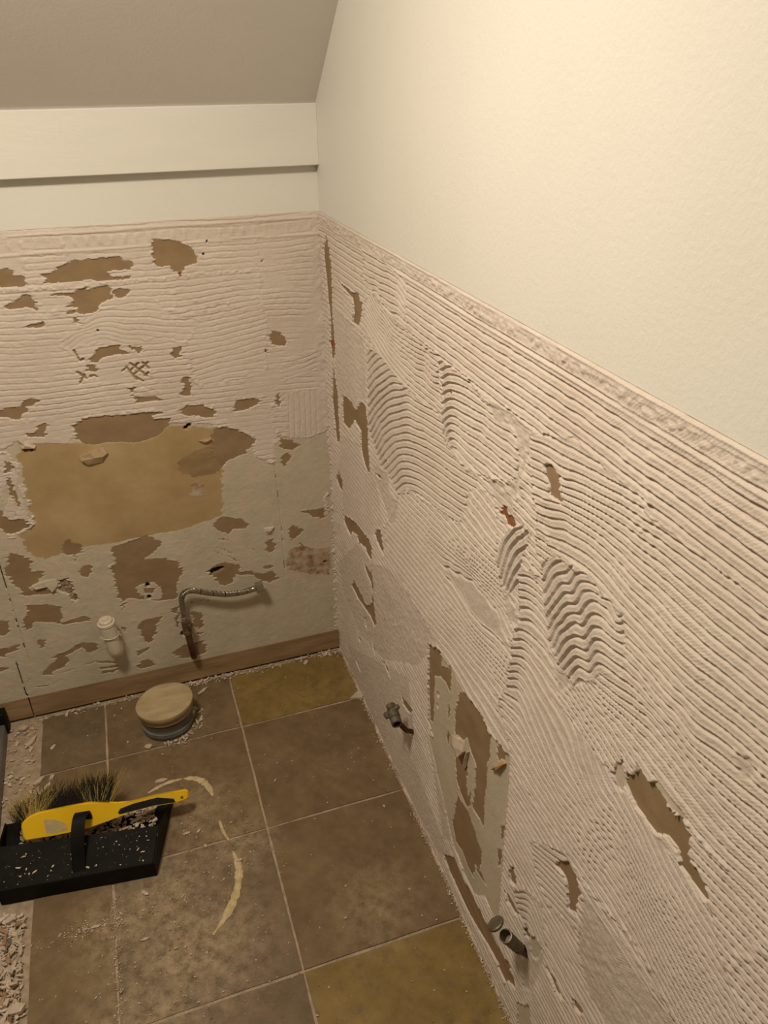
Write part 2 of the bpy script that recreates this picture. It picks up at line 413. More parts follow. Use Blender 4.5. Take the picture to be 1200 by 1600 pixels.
    w.stroke(D((480, 740), (500, 900)) + Ee((528, 60), (556, 300), (620, 500), (700, 640), (780, 720), (880, 690), (1010, 600), (1200, 640), (1200, 110)) + D((1150, 1160), (1000, 1000), (930, 915), (800, 790), (600, 700)),
             [(-4, D((500, 870), (540, 790), (585, 730))), (-3, D((515, 960), (560, 880), (650, 795), (710, 780))), (-2, D((525, 1075), (600, 960), (665, 895), (720, 890), (760, 830))),
              (-1, D((540, 1150), (620, 1050), (690, 972), (740, 975), (820, 885), (880, 890))), (0, D((555, 1260), (640, 1120), (720, 1060), (770, 1060), (810, 985), (900, 965), (1000, 1030), (1150, 1190))),
              (1, Ee((570, 255), (650, 140), (740, 65), (790, 60), (870, -30), (960, -36), (1060, 10), (1200, 110))), (2, Ee((580, 370), (640, 230), (720, 150), (780, 130), (830, 155), (900, 70), (955, 60), (1200, 200))),
              (3, Ee((600, 440), (660, 320), (740, 255), (800, 235), (840, 260), (910, 180), (970, 170), (1200, 310))), (4, Ee((630, 490), (690, 400), (780, 335), (860, 365), (930, 280), (1000, 280), (1200, 410))),
              (5, Ee((660, 560), (720, 480), (800, 430), (880, 468), (940, 378), (1000, 382), (1200, 520))), (6, Ee((700, 610), (760, 540), (830, 515), (890, 560), (950, 480), (1010, 490), (1200, 620))), (7, Ee((760, 670), (800, 605), (880, 650), (950, 590)))], amp=1.15)
    # small leaf arcs beside the rust spot
    w.stroke(D((100, 740), (160, 540), (220, 460), (340, 430), (400, 520), (330, 700), (300, 850), (300, 960), (200, 1020), (150, 940)),
             [(0, D((110, 720), (160, 570), (230, 470), (320, 420))), (1, D((140, 820), (200, 620), (280, 510), (360, 450))), (2, D((165, 900), (230, 700), (300, 610), (400, 550))),
              (3, D((190, 960), (240, 820), (310, 700), (360, 680))), (4, D((215, 990), (290, 860), (320, 840)))], amp=1.2)
    # arcs leaving the lower seam and running down the wall
    w.stroke(D((300, 800), (420, 830), (500, 900)) + Ee((540, 170), (570, 430), (640, 560), (650, 880)) + [(960, 1208), (1032, 1304), (1067, 1353), (1115, 1413), (1137, 1507), (1170, 1600), (1250, 1750), (1120, 1750), (1060, 1600), (987, 1460), (913, 1380), (890, 1333), (806, 1200), (783, 1095)] + Ee((190, 720), (240, 330)) + D((300, 1200)),
             [(-6, D((300, 830), (400, 850), (480, 920))), (-4, D((310, 960), (400, 990), (500, 1090))), (-2, D((300, 1100), (400, 1120), (540, 1290))),
              (0, Ee((290, 200), (400, 240), (520, 360), (640, 560))), (1, Ee((260, 290), (350, 300), (450, 400), (600, 600))), (2, Ee((260, 360), (340, 370), (500, 560), (660, 800))),
              (3, Ee((240, 430), (330, 440), (450, 590), (534, 725)) + J((200, 360), (330, 700), (450, 850), (600, 1150))),
              (5, Ee((220, 570), (290, 570), (400, 720), (520, 940))), (7, Ee((210, 690), (270, 690), (350, 800), (436, 1003)) + J((120, 540), (320, 830), (480, 1050), (560, 1200)))])
    # short rows beside the lower torn patch
    w.stroke(K((100, 100), (270, 150), (270, 340), (330, 520), (180, 400), (120, 250)),
             [(0, K((120, 120), (200, 185), (270, 230))), (3, K((125, 190), (200, 265), (275, 345))), (6, K((130, 280), (200, 350), (290, 450)))], amp=0.8)
    w.stroke(K((20, 330), (80, 320), (150, 400), (170, 600), (90, 520), (40, 430)),
             [(0, K((30, 330), (90, 345), (130, 420), (155, 490))), (2, K((40, 380), (85, 400), (125, 480), (150, 540))), (4, K((50, 440), (85, 460), (130, 560)))], amp=0.7)
    # flattened / scraped areas
    w.amp = np.where(Z > 1.172, 0.9, w.amp)
    for pl, a in [(A((130, 900), (280, 1040), (410, 1200), (430, 1380)) + [(575, 650), (545, 660), (528, 600)], 0.08),
                  ([(583, 880), (610, 890), (640, 930), (680, 990), (672, 1020), (655, 1040), (600, 1030), (565, 990), (540, 930), (530, 880), (560, 850)], 0.05),
                  ([(533, 680), (570, 700), (590, 760), (600, 820), (580, 840), (540, 800), (530, 740)], 0.35),
                  (Hh((370, 30), (460, 100), (500, 110), (520, 300), (600, 400), (560, 560), (520, 560), (480, 420), (400, 200)), 0.05),
                  (Cc((470, 500), (650, 560), (830, 740), (830, 880), (740, 960), (690, 700), (520, 630)), 0.05),
                  (Cc((740, 960), (830, 880), (760, 1130), (690, 1364), (640, 1300), (700, 1130)), 0.2),
                  (D((0, 20), (260, 100), (260, 330), (340, 430), (180, 480), (120, 300), (60, 120)), 0.25),
                  (D((150, 1010), (240, 1060), (300, 1190), (280, 1280), (200, 1260), (170, 1100)), 0.05),
                  ([(915, 1400), (945, 1440), (1000, 1525), (1062, 1605), (960, 1610), (925, 1560), (905, 1480)], 0.1),
                  (Ee((600, 560), (720, 640), (690, 740), (640, 780)), 0.1),
                  (J((1040, 460), (1120, 470), (1130, 560), (1060, 570)), 0.05),
                  (A((1050, 555), (1130, 570), (1130, 700), (1060, 690)), 0.05),
                  (A((440, 640), (510, 720), (440, 760)), 0.1),
                  (L((120, 560), (170, 560), (290, 1240), (230, 1230), (160, 760)), 0.1),
                  (C5((470, 110), (560, 130), (760, 560), (870, 850), (840, 860), (700, 600)), 0.15),
                  (Z0((660, 860), (780, 980), (700, 1240), (640, 1200)), 0.05),
                  ([(1000, 700), (1030, 705), (1075, 735), (1130, 770), (1200, 820), (1200, 800), (1060, 700)], 0.55),
                  ([(545, 1010), (640, 1060), (650, 1150), (600, 1130), (560, 1060)], 0.15)]:
        w.film(pl, a)
    # lumpy seams
    for pl, wd, ht in [(A((410, 350), (415, 600), (420, 780)), .004, .0016), (A((800, 640), (815, 850), (830, 1050)), .005, .002), (A((500, 740), (700, 1010), (900, 1170), (1130, 1345)), .006, .003),
                       (B((770, 200), (800, 560), (820, 800), (840, 1040)), .0045, .0018), (Cc((100, 830), (300, 1060), (480, 1130), (700, 1160)), .007, .003), (Cc((160, 180), (300, 270), (470, 470), (640, 530), (860, 720)), .005, .003),
                       (D((60, 40), (180, 130), (240, 330)), .014, .003), (Cc((820, 830), (760, 1130), (690, 1360)), .012, .004), (D((330, 60), (420, 200), (560, 330)), .016, .004), (D((270, 280), (420, 440), (560, 560), (640, 690), (800, 800)), .011, .004),
                       (D((340, 480), (380, 700), (480, 950)), .008, .0035), (D((110, 740), (150, 960), (200, 1060), (290, 1190)), .006, .003), (Ee((290, 10), (240, 330), (190, 720), (100, 900)), .006, .002),
                       (Ee((520, 0), (560, 300), (640, 540), (780, 700)), .005, .002), (Hh((380, 900), (480, 1100), (560, 1250)), .03, .0022), ([(600, 960), (640, 1000), (660, 1020)], .03, .002),
                       (Hh((600, 290), (700, 262), (830, 350), (960, 430)), .004, .002), (B((95, 130), (110, 600), (120, 900), (300, 1230)), .004, .002), (B((60, 0), (95, 130)), .006, .002), (J((400, 300), (470, 480), (480, 640), (430, 560)), .006, .002),
                       (J((620, 600), (700, 740), (800, 820), (900, 940), (1000, 1040)), .004, .004), (K((340, 270), (480, 480), (620, 690), (760, 900)), .009, .0025), (K((360, 300), (560, 540), (660, 690)), .006, .003), (K((990, 690), (1080, 650), (1200, 600)), .008, .003),
                       (J((1050, 450), (1120, 460), (1180, 580)), .006, .0025), (Ff((300, 400), (380, 340), (480, 420)), .010, .002), (Ff((270, 600), (300, 700), (230, 930)), .006, .003)]:
        w.bead(pl, wd, ht, 0.8, 3, wd * 0.8)
    # the band of lumps and the strong ridge under the top edge
    k = np.clip(1 - ((Z - 1.1800) / 0.0075) ** 2, 0, 1)
    w.amp *= (1 - k)
    w.add += k * 0.0007 + k * 0.0016 * np.clip(0.35 + 1.5 * vn(U * 1.5, Z, 0.0085, 21) + 0.6 * vn(U, Z, 0.004, 22), 0, 1.2)
    w.add += 0.0016 * np.clip(1 - ((Z - 1.1675 - 0.0012 * fbm(U, Z, 0.1, 2, 5)) / 0.0034) ** 2, 0, 1)
    w.add += 0.0010 * np.clip(1 - ((Z - 1.1915) / 0.002) ** 2, 0, 1) * (fbm(U, Z, 0.05, 2, 8) > -0.35)
    # height
    wob = 0.10 * fbm(U, Z, 0.03, 3, 31)
    amp = w.amp * np.clip(0.95 + 0.55 * fbm(U, Z, 0.05, 3, 40), 0.25, 1.5)
    near = np.clip(U / 1.0, 0, 1)
    h = 0.0009 + (0.0023 + 0.0006 * near) * (amp * (bands(w.ph + wob) - 0.55) + 0.55)
    h += 0.0005 * amp * np.clip(fbm(U, Z, 0.006, 2, 50), -1, 1)
    h += 0.0004 * fbm(U, Z, 0.012, 3, 60) + 0.0008 * fbm(U, Z, 0.12, 2, 61)
    flat = np.clip(1 - w.amp * 2, 0, 1)
    h += flat * 0.0013 * fbm(U, Z, 0.007, 3, 71)
    h += np.clip(w.edge, 0, 1) * 0.0011 * (0.5 + vn(U, Z, 0.006, 77)) + w.add
    # rough raised corner strip
    h += np.clip(1 - U / 0.05, 0, 1) * 0.003 * np.clip(0.5 + fbm(U, Z, 0.012, 3, 90), 0, 1.3)
    w.h = np.maximum(h, 0.0008)
    w.h = np.where(Z > 1.1945, 0.0012, w.h)
    hadh = w.h.copy()
    # exposed board and torn paper
    R = lambda pl, m=brown, n='torn_patch', hh=0.0, wp=True: w.region(pl, n, m, hh, wp)
    w.fac = lambda pl: w.id.__setitem__(inpoly(w.wu, w.wz, uz_right(pl)), 1)
    for pl in [L((130, 60), (215, 20), (290, 100), (330, 200), (450, 360), (540, 530), (640, 640), (670, 680), (660, 900), (640, 1150), (615, 1500), (600, 1600), (440, 1600), (380, 1480), (290, 1250), (210, 900), (160, 550), (130, 450)),
               Z0((380, 440), (500, 470), (490, 760), (450, 770), (360, 560)), Z0((680, 900), (720, 890), (760, 980), (720, 1040), (690, 1010)), Z0((600, 1300), (680, 1320), (690, 1480), (600, 1440)),
               J((400, 560), (450, 470), (470, 560), (470, 640), (440, 650)), J((610, 610), (640, 600), (800, 800), (780, 810), (700, 740)), L((130, 540), (200, 560), (300, 1050), (280, 1150), (200, 860))]:
        w.fac(pl)
    R(C5((850, 850), (890, 860), (1000, 1080), (1110, 1290), (1130, 1360), (1095, 1330), (1050, 1250), (950, 1080), (870, 910)), stain_wood, 'stained_timber_strip', 0.0006)
    R(Z0((470, 960), (560, 1060), (560, 1150), (530, 1190), (480, 1080)), stain_wood, 'stained_timber_strip', 0.0004)
    for pl in [A((170, 640), (240, 700), (310, 755), (360, 770), (400, 850), (405, 960), (375, 1090), (315, 1040), (325, 960), (310, 820), (250, 750), (170, 660)),
               A((70, 210), (95, 370), (110, 470), (120, 640), (130, 1000), (150, 1240), (150, 1380), (115, 1380), (100, 1000), (65, 640), (55, 560), (40, 350)),
               [(521, 560), (530, 620), (533, 690), (527, 690), (520, 620)],
               O6((165, 880), (200, 900), (230, 950), (250, 910), (275, 930), (285, 1000), (290, 1150), (300, 1240), (280, 1240), (255, 1150), (250, 1050), (225, 1000), (195, 1040), (170, 1010)),
               Hh((60, 90), (95, 190), (95, 280), (60, 230), (40, 160)),
               Hh((105, 360), (110, 480), (200, 540), (260, 610), (330, 700), (360, 770), (355, 900), (320, 850), (290, 770), (255, 740), (240, 760), (220, 660), (180, 640), (170, 680), (130, 600), (105, 540)),
               Hh((385, 660), (400, 620), (440, 610), (450, 700), (470, 850), (430, 790), (395, 710)),
               Hh((275, 870), (300, 930), (345, 1000), (350, 900), (370, 1130), (375, 1280), (395, 1460), (380, 1490), (340, 1390), (300, 1330), (230, 1230), (170, 1110), (200, 1070), (250, 1170), (310, 1290), (350, 1280), (360, 1180), (340, 1080), (300, 990), (280, 920)),
               Hh((235, 1500), (260, 1600), (240, 1600)), N7((810, 690), (850, 780), (865, 900), (840, 870)), N7((625, 940), (660, 980), (700, 1090), (680, 1080)), N7((660, 600), (690, 700), (690, 770), (670, 700)), N7((930, 950), (980, 1000), (1045, 1200), (1000, 1100)), M4((330, 470), (400, 560), (380, 580), (340, 530)),
               Cc((935, 1010), (1020, 1015), (1080, 1110), (1100, 1320), (1080, 1335), (990, 1285), (960, 1120)),
               J((465, 550), (500, 560), (540, 530), (620, 620), (700, 745), (770, 800), (800, 870), (800, 1000), (850, 1060)) + K((890, 250), (940, 350), (935, 385), (910, 375), (850, 290), (800, 220)) + J((750, 970), (690, 890), (630, 880), (520, 730), (465, 620)),
               K((205, 210), (240, 190), (280, 200), (310, 270), (335, 340), (315, 390), (315, 450), (290, 425), (270, 420), (270, 330), (250, 260)),
               Z0((550, 470), (575, 445), (600, 540), (585, 580), (555, 540)), Z0((530, 610), (560, 640), (610, 740), (615, 770), (580, 740), (540, 670)), Z0((640, 840), (665, 830), (690, 880), (675, 910), (650, 880)),
               Z0((760, 1040), (830, 1130), (895, 1270), (890, 1295), (840, 1230), (800, 1130)), Z0((945, 1290), (970, 1275), (1010, 1350), (990, 1372), (955, 1330)),
               L((130, 0), (130, -60), (215, -20), (215, 90), (260, 100), (280, 100), (275, 200), (265, 260), (240, 200), (210, 165), (170, 155), (160, 460), (140, 450), (130, 250)),
               L((330, 260), (380, 270), (430, 340), (490, 420), (520, 480), (540, 560), (530, 640), (540, 680), (515, 740), (510, 850), (495, 1000), (490, 1160), (470, 1110), (420, 1030), (410, 1010), (435, 870), (440, 740), (400, 640), (380, 560), (340, 590), (300, 530), (300, 400)),
               L((300, 640), (380, 650), (385, 760), (380, 870), (385, 940), (410, 900), (400, 1010), (380, 1020), (340, 930), (310, 830), (300, 700)),
               L((320, 930), (345, 980), (390, 1050), (425, 1150), (450, 1240), (480, 1310), (475, 1380), (460, 1420), (435, 1400), (425, 1480), (385, 1410), (350, 1310), (305, 1240), (280, 1100), (300, 1050)),
               L((580, 570), (620, 600), (645, 660), (630, 710), (580, 700)), L((600, 1140), (630, 1120), (625, 1220), (605, 1250)), L((580, 1290), (615, 1300), (600, 1400), (585, 1420)), L((265, 310), (270, 400), (260, 450), (250, 380)), L((250, 500), (270, 550), (255, 610), (245, 560)),
               L((440, 1400), (475, 1450), (520, 1550), (500, 1520), (445, 1440)), Hh((390, 110), (430, 120), (445, 160), (410, 150))]:
        R(pl)
    w.line(L((668, 700), (660, 900), (640, 1150), (610, 1500)), 0.0016, 'board_joint', cavity, -0.002)
    R(D((120, 330), (170, 270), (190, 280), (200, 350), (250, 370), (275, 430), (250, 465), (190, 440), (170, 370)), rust, 'rust_spot', 0.0005)
    R(A((100, 1210), (130, 1200), (155, 1250), (140, 1300), (105, 1260)), rust, 'rust_spot', 0.0005)
    R(Z0((610, 940), (650, 930), (660, 970), (640, 1030), (615, 1010)), rust, 'rust_spot', 0.0)
    for pl in (B((792, 470), (805, 455), (816, 490), (805, 515), (795, 505)), B((872, 535), (885, 525), (895, 560), (884, 580), (875, 570))):
        w.region(pl, 'red_spot', redspot, 0.0022, False)
    for pl in (N7((730, 470), (750, 480), (765, 600), (740, 560)), L((185, 250), (200, 270), (195, 300), (185, 280)), L((180, 330), (195, 345), (190, 370), (180, 355))):
        w.region(pl, 'dark_gouge', cavity, -0.006, False)
    # heights of the exposed layers, with slightly lifted torn lips around them
    hole = w.id >= 10
    lip = boxblur(hole, 3)
    w.h = np.where(w.id == 1, 0.0009 + 0.0003 * fbm(U, Z, 0.01, 3, 80), w.h)
    w.h = np.where(~hole, w.h + lip * 0.0022 * np.clip(0.4 + vn(U, Z, 0.01, 81), 0, 1), w.h)
    for i, hh in w.reg.items():
        w.h = np.where(w.id == i, hh + 0.00025 * fbm(U, Z, 0.02, 2, 82), w.h)
    w.build(lambda u, z, h: np.stack([-h, -u, z], -1), wall_right, {0: ('adhesive_layer', adhesive), 1: ('board_facing', facing)})
right_relief()
pp = box_obj('painted_plaster', (-0.0022, -2.6, 1.1945), (0.003, 0.003, 2.3), paint, wall_right, bevel=0.0006)

# --- wall at the back (plane y = 0)
def back_relief():
    us = steps([(0.0, 0.0018), (0.9, 0.0019), (1.25, 0.004)])
    zs = steps([(0.069, 0.0017), (1.196, 0.0016)])
    w = WallField(us, zs, uz_back, 0.0065)
    U, Z = w.U, w.Z
    w.add = np.zeros(U.shape); w.edge = np.zeros(U.shape)
    w.ph = (1.2 - Z) / 0.0130 + 0.9 * fbm(U, Z, 0.22, 2, 11)
    w.stroke(Q2((0, 760), (230, 760), (680, 660), (720, 880), (700, 1220), (240, 1300), (140, 1010), (0, 950)),
             [(0, Q2((240, 780), (450, 740), (690, 690))), (2, Q2((180, 880), (400, 840), (700, 770))), (5, Q2((150, 1000), (400, 960), (700, 880))), (9, Q2((200, 1180), (400, 1120), (700, 1050))), (12, Q2((230, 1290), (450, 1230), (720, 1200)))])
    w.stroke(Pp((680, 660), (1140, 600), (1180, 740)) + Q2((150, 800), (240, 840), (130, 1000), (0, 930)) + Pp((900, 930), (660, 900), (480, 960), (420, 920), (560, 800)),
             [(0, Pp((720, 650), (900, 640), (1130, 640))), (2, Pp((600, 790), (740, 740), (900, 745), (1180, 760))), (4, Pp((480, 900), (600, 830), (740, 800), (900, 830), (1180, 850))), (6, Pp((520, 960), (650, 880), (760, 860), (1000, 900), (1180, 940)))])
    w.stroke(Q2((820, 1170), (1110, 1030), (1110, 1180), (850, 1260)), [(0, Q2((840, 1130), (1000, 1080), (1100, 1040))), (4, Q2((850, 1260), (1000, 1220), (1100, 1180)))])
    # vertical rows low by the corner
    w.stroke(Ss((790, 60), (1060, 20), (1080, 300), (1000, 340), (930, 365), (800, 350)), [(k, Ss((800 + 37 * k, 60), (808 + 37 * k, 360))) for k in range(8)], amp=1.0)
    for pl, a in [(Pp((-20, 195), (150, 195), (180, 330), (190, 430), (60, 380), (-20, 380)), 0.05), (Pp((430, 150), (700, 165), (760, 200), (640, 235), (600, 300), (500, 310), (440, 230)), 0.05),
                  (Q2((170, 180), (350, 175), (350, 240), (230, 270), (150, 240)), 0.05), (Q2((670, 320), (760, 330), (860, 430), (670, 430)), 0.05), (Q2((680, 490), (850, 490), (850, 560), (980, 560), (980, 610), (690, 600)), 0.1),
                  (Q2((1040, 620), (1100, 640), (1100, 1010), (940, 1090), (860, 1100), (860, 1000), (950, 960), (1030, 860)), 0.05), (Q2((740, 850), (1030, 800), (1020, 880), (860, 960), (760, 900)), 0.3),
                  (Pp((240, 930), (380, 930), (400, 1180), (260, 1160)), 0.3), (Pp((300, 580), (520, 560), (420, 680), (330, 700)), 0.3), (Pp((620, 1100), (900, 1090), (900, 1180), (640, 1190)), 0.15),
                  (Rr((0, 230), (480, 200), (500, 420), (0, 420)), 0.35), (Ss((350, 200), (700, 130), (760, 500), (600, 440)), 0.25), (Uu((0, 180), (60, 190), (110, 380), (130, 460), (60, 490), (0, 470)), 0.3),
                  (Q2((600, 1200), (820, 1180), (800, 1385), (500, 1385)), 0.2)]:
        w.film(pl, a)
    k = np.clip(1 - ((Z - 1.166) / 0.010) ** 2, 0, 1); w.amp *= (1 - 0.9 * k)
    tri = np.abs(((U / 0.024) % 1.0) - 0.5) * 2
    w.add += k * 0.0022 * np.clip(tri * 1.6 - 0.8 + 0.5 * fbm(U, Z, 0.05, 2, 21), 0, 1)
    for z0 in (1.183, 1.149):
        w.add += 0.0016 * np.clip(1 - ((Z - z0 - 0.0015 * fbm(U, Z, 0.1, 2, 5)) / 0.0035) ** 2, 0, 1)
    for pl, wd, ht in [(Pp((0, 520), (300, 510), (600, 500), (690, 470), (1200, 440)) + Q2((0, 530), (300, 490), (640, 470)), .006, .003), (Pp((160, 180), (180, 430), (300, 640), (330, 800)), .010, .0025), (Pp((330, 700), (460, 640), (560, 700)), .014, .003),
                       (Pp((420, 150), (440, 130), (480, 280)), .006, .002), (Q2((40, 620), (60, 760), (230, 820)), .010, .002), (Q2((230, 690), (290, 790)), .012, .003), (Q2((220, 290), (250, 380), (270, 440)), .006, .002), (Q2((650, 230), (650, 430), (690, 640), (700, 880), (720, 1180)), .005, .002),
                       (Q2((130, 1000), (160, 1200), (230, 1300)), .012, .003), (Pp((540, 940), (600, 1180)), .02, .003), (Pp((930, 950), (1080, 1180)), .018, .003), (Rr((480, 230), (700, 200), (1100, 170)), .007, .003), (Rr((0, 240), (130, 250), (330, 240)), .010, .002), (Rr((480, 260), (500, 350)), .006, .002),
                       (Ss((60, 170), (200, 120), (330, 160)), .008, .003), (Ss((350, 270), (480, 300), (600, 370)), .008, .003), (Ss((450, 90), (640, 80), (700, 130)), .008, .002), (Ss((700, 120), (740, 350), (710, 530)), .008, .0025), (Uu((60, 200), (100, 330), (115, 450)), .012, .003), (Rr((860, 20), (1000, 40), (1060, 60)), .010, .003)]:
        w.bead(pl, wd, ht, 0.8, 4, wd * 0.8)
    # ragged plaster strip in the corner
    cs = np.clip(1 - U / 0.035, 0, 1)
    w.amp *= (1 - np.clip(1.5 * cs, 0, 1))
    amp = w.amp * np.clip(0.8 + 0.8 * fbm(U, Z, 0.04, 3, 40), 0.1, 1.4)
    h = 0.0009 + 0.0017 * (amp * (bands(w.ph + 0.18 * fbm(U, Z, 0.02, 3, 31), 0.19, 0.9, 0.25) - 0.6) + 0.6)
    h += 0.0006 * amp * fbm(U, Z, 0.007, 2, 50) + 0.0004 * fbm(U, Z, 0.012, 3, 60) + 0.0006 * fbm(U, Z, 0.12, 2, 61)
    h += np.clip(w.edge, 0, 1) * 0.0010 * (0.4 + vn(U, Z, 0.006, 77)) + w.add
    h += cs * 0.0035 * np.clip(0.5 + fbm(U, Z, 0.014, 3, 90), 0, 1.3)
    w.h = np.maximum(h, 0.0008)
    # which skin is on top
    w.id[:] = 1
    adh = [(-260, 300), (-260, 720), (0, 705), (27, 690), (40, 694), (78, 696), (108, 696), (117, 683), (180, 672), (265, 660), (333, 662), (336, 672), (372, 676), (396, 692), (400, 712), (427, 726), (432, 701), (436, 678), (445, 683), (480, 684), (504, 676), (512, 670), (517, 720), (520, 800), (525, 1000), (640, 1000), (640, 250)]
    w.id[inpoly(w.wu, w.wz, uz_back(adh))] = 0
    w.id[inpoly(w.wu, w.wz, uz_back(Uu((0, 190), (40, 200), (60, 240), (100, 380), (120, 450), (60, 490), (-40, 490), (-40, 190)))) & (fbm(U * 3, Z, 0.03, 3, 15) > -0.1)] = 0
    for pl in (Uu((1130, 330), (1140, 340), (1135, 410), (1128, 380)), Uu((915, 455), (950, 450), (950, 470), (925, 480)), Tt((720, 260), (745, 258), (750, 285), (715, 285)), Pp((930, 1240), (1060, 1230), (1090, 1290), (960, 1290))):
        w.id[inpoly(w.wu, w.wz, uz_back(pl))] = 0
    R = lambda pl, m=brown, n='torn_patch', hh=0.0, wp=True: w.region(pl, n, m, hh, wp)
    R(Uu((70, 165), (280, 160), (590, 100), (650, 100), (740, 110), (770, 240), (775, 410), (640, 460), (480, 490), (380, 510), (300, 520), (200, 550), (150, 565), (90, 540), (70, 480), (115, 440), (90, 330), (60, 220)), tan, 'bare_board_area', 0.0007)
    R(Ss((60, 520), (200, 440), (330, 400), (380, 420), (375, 560), (330, 600), (200, 622), (90, 600)), smear, 'brown_smear', 0.0008)
    R(Ss((155, 670), (185, 655), (245, 670), (245, 740), (200, 760), (155, 740)), speckle, 'brown_smear', 0.0010)
    R(Ss((300, 300), (400, 285), (520, 325), (595, 375), (575, 430), (530, 470), (430, 505), (370, 560), (330, 520), (300, 420)))
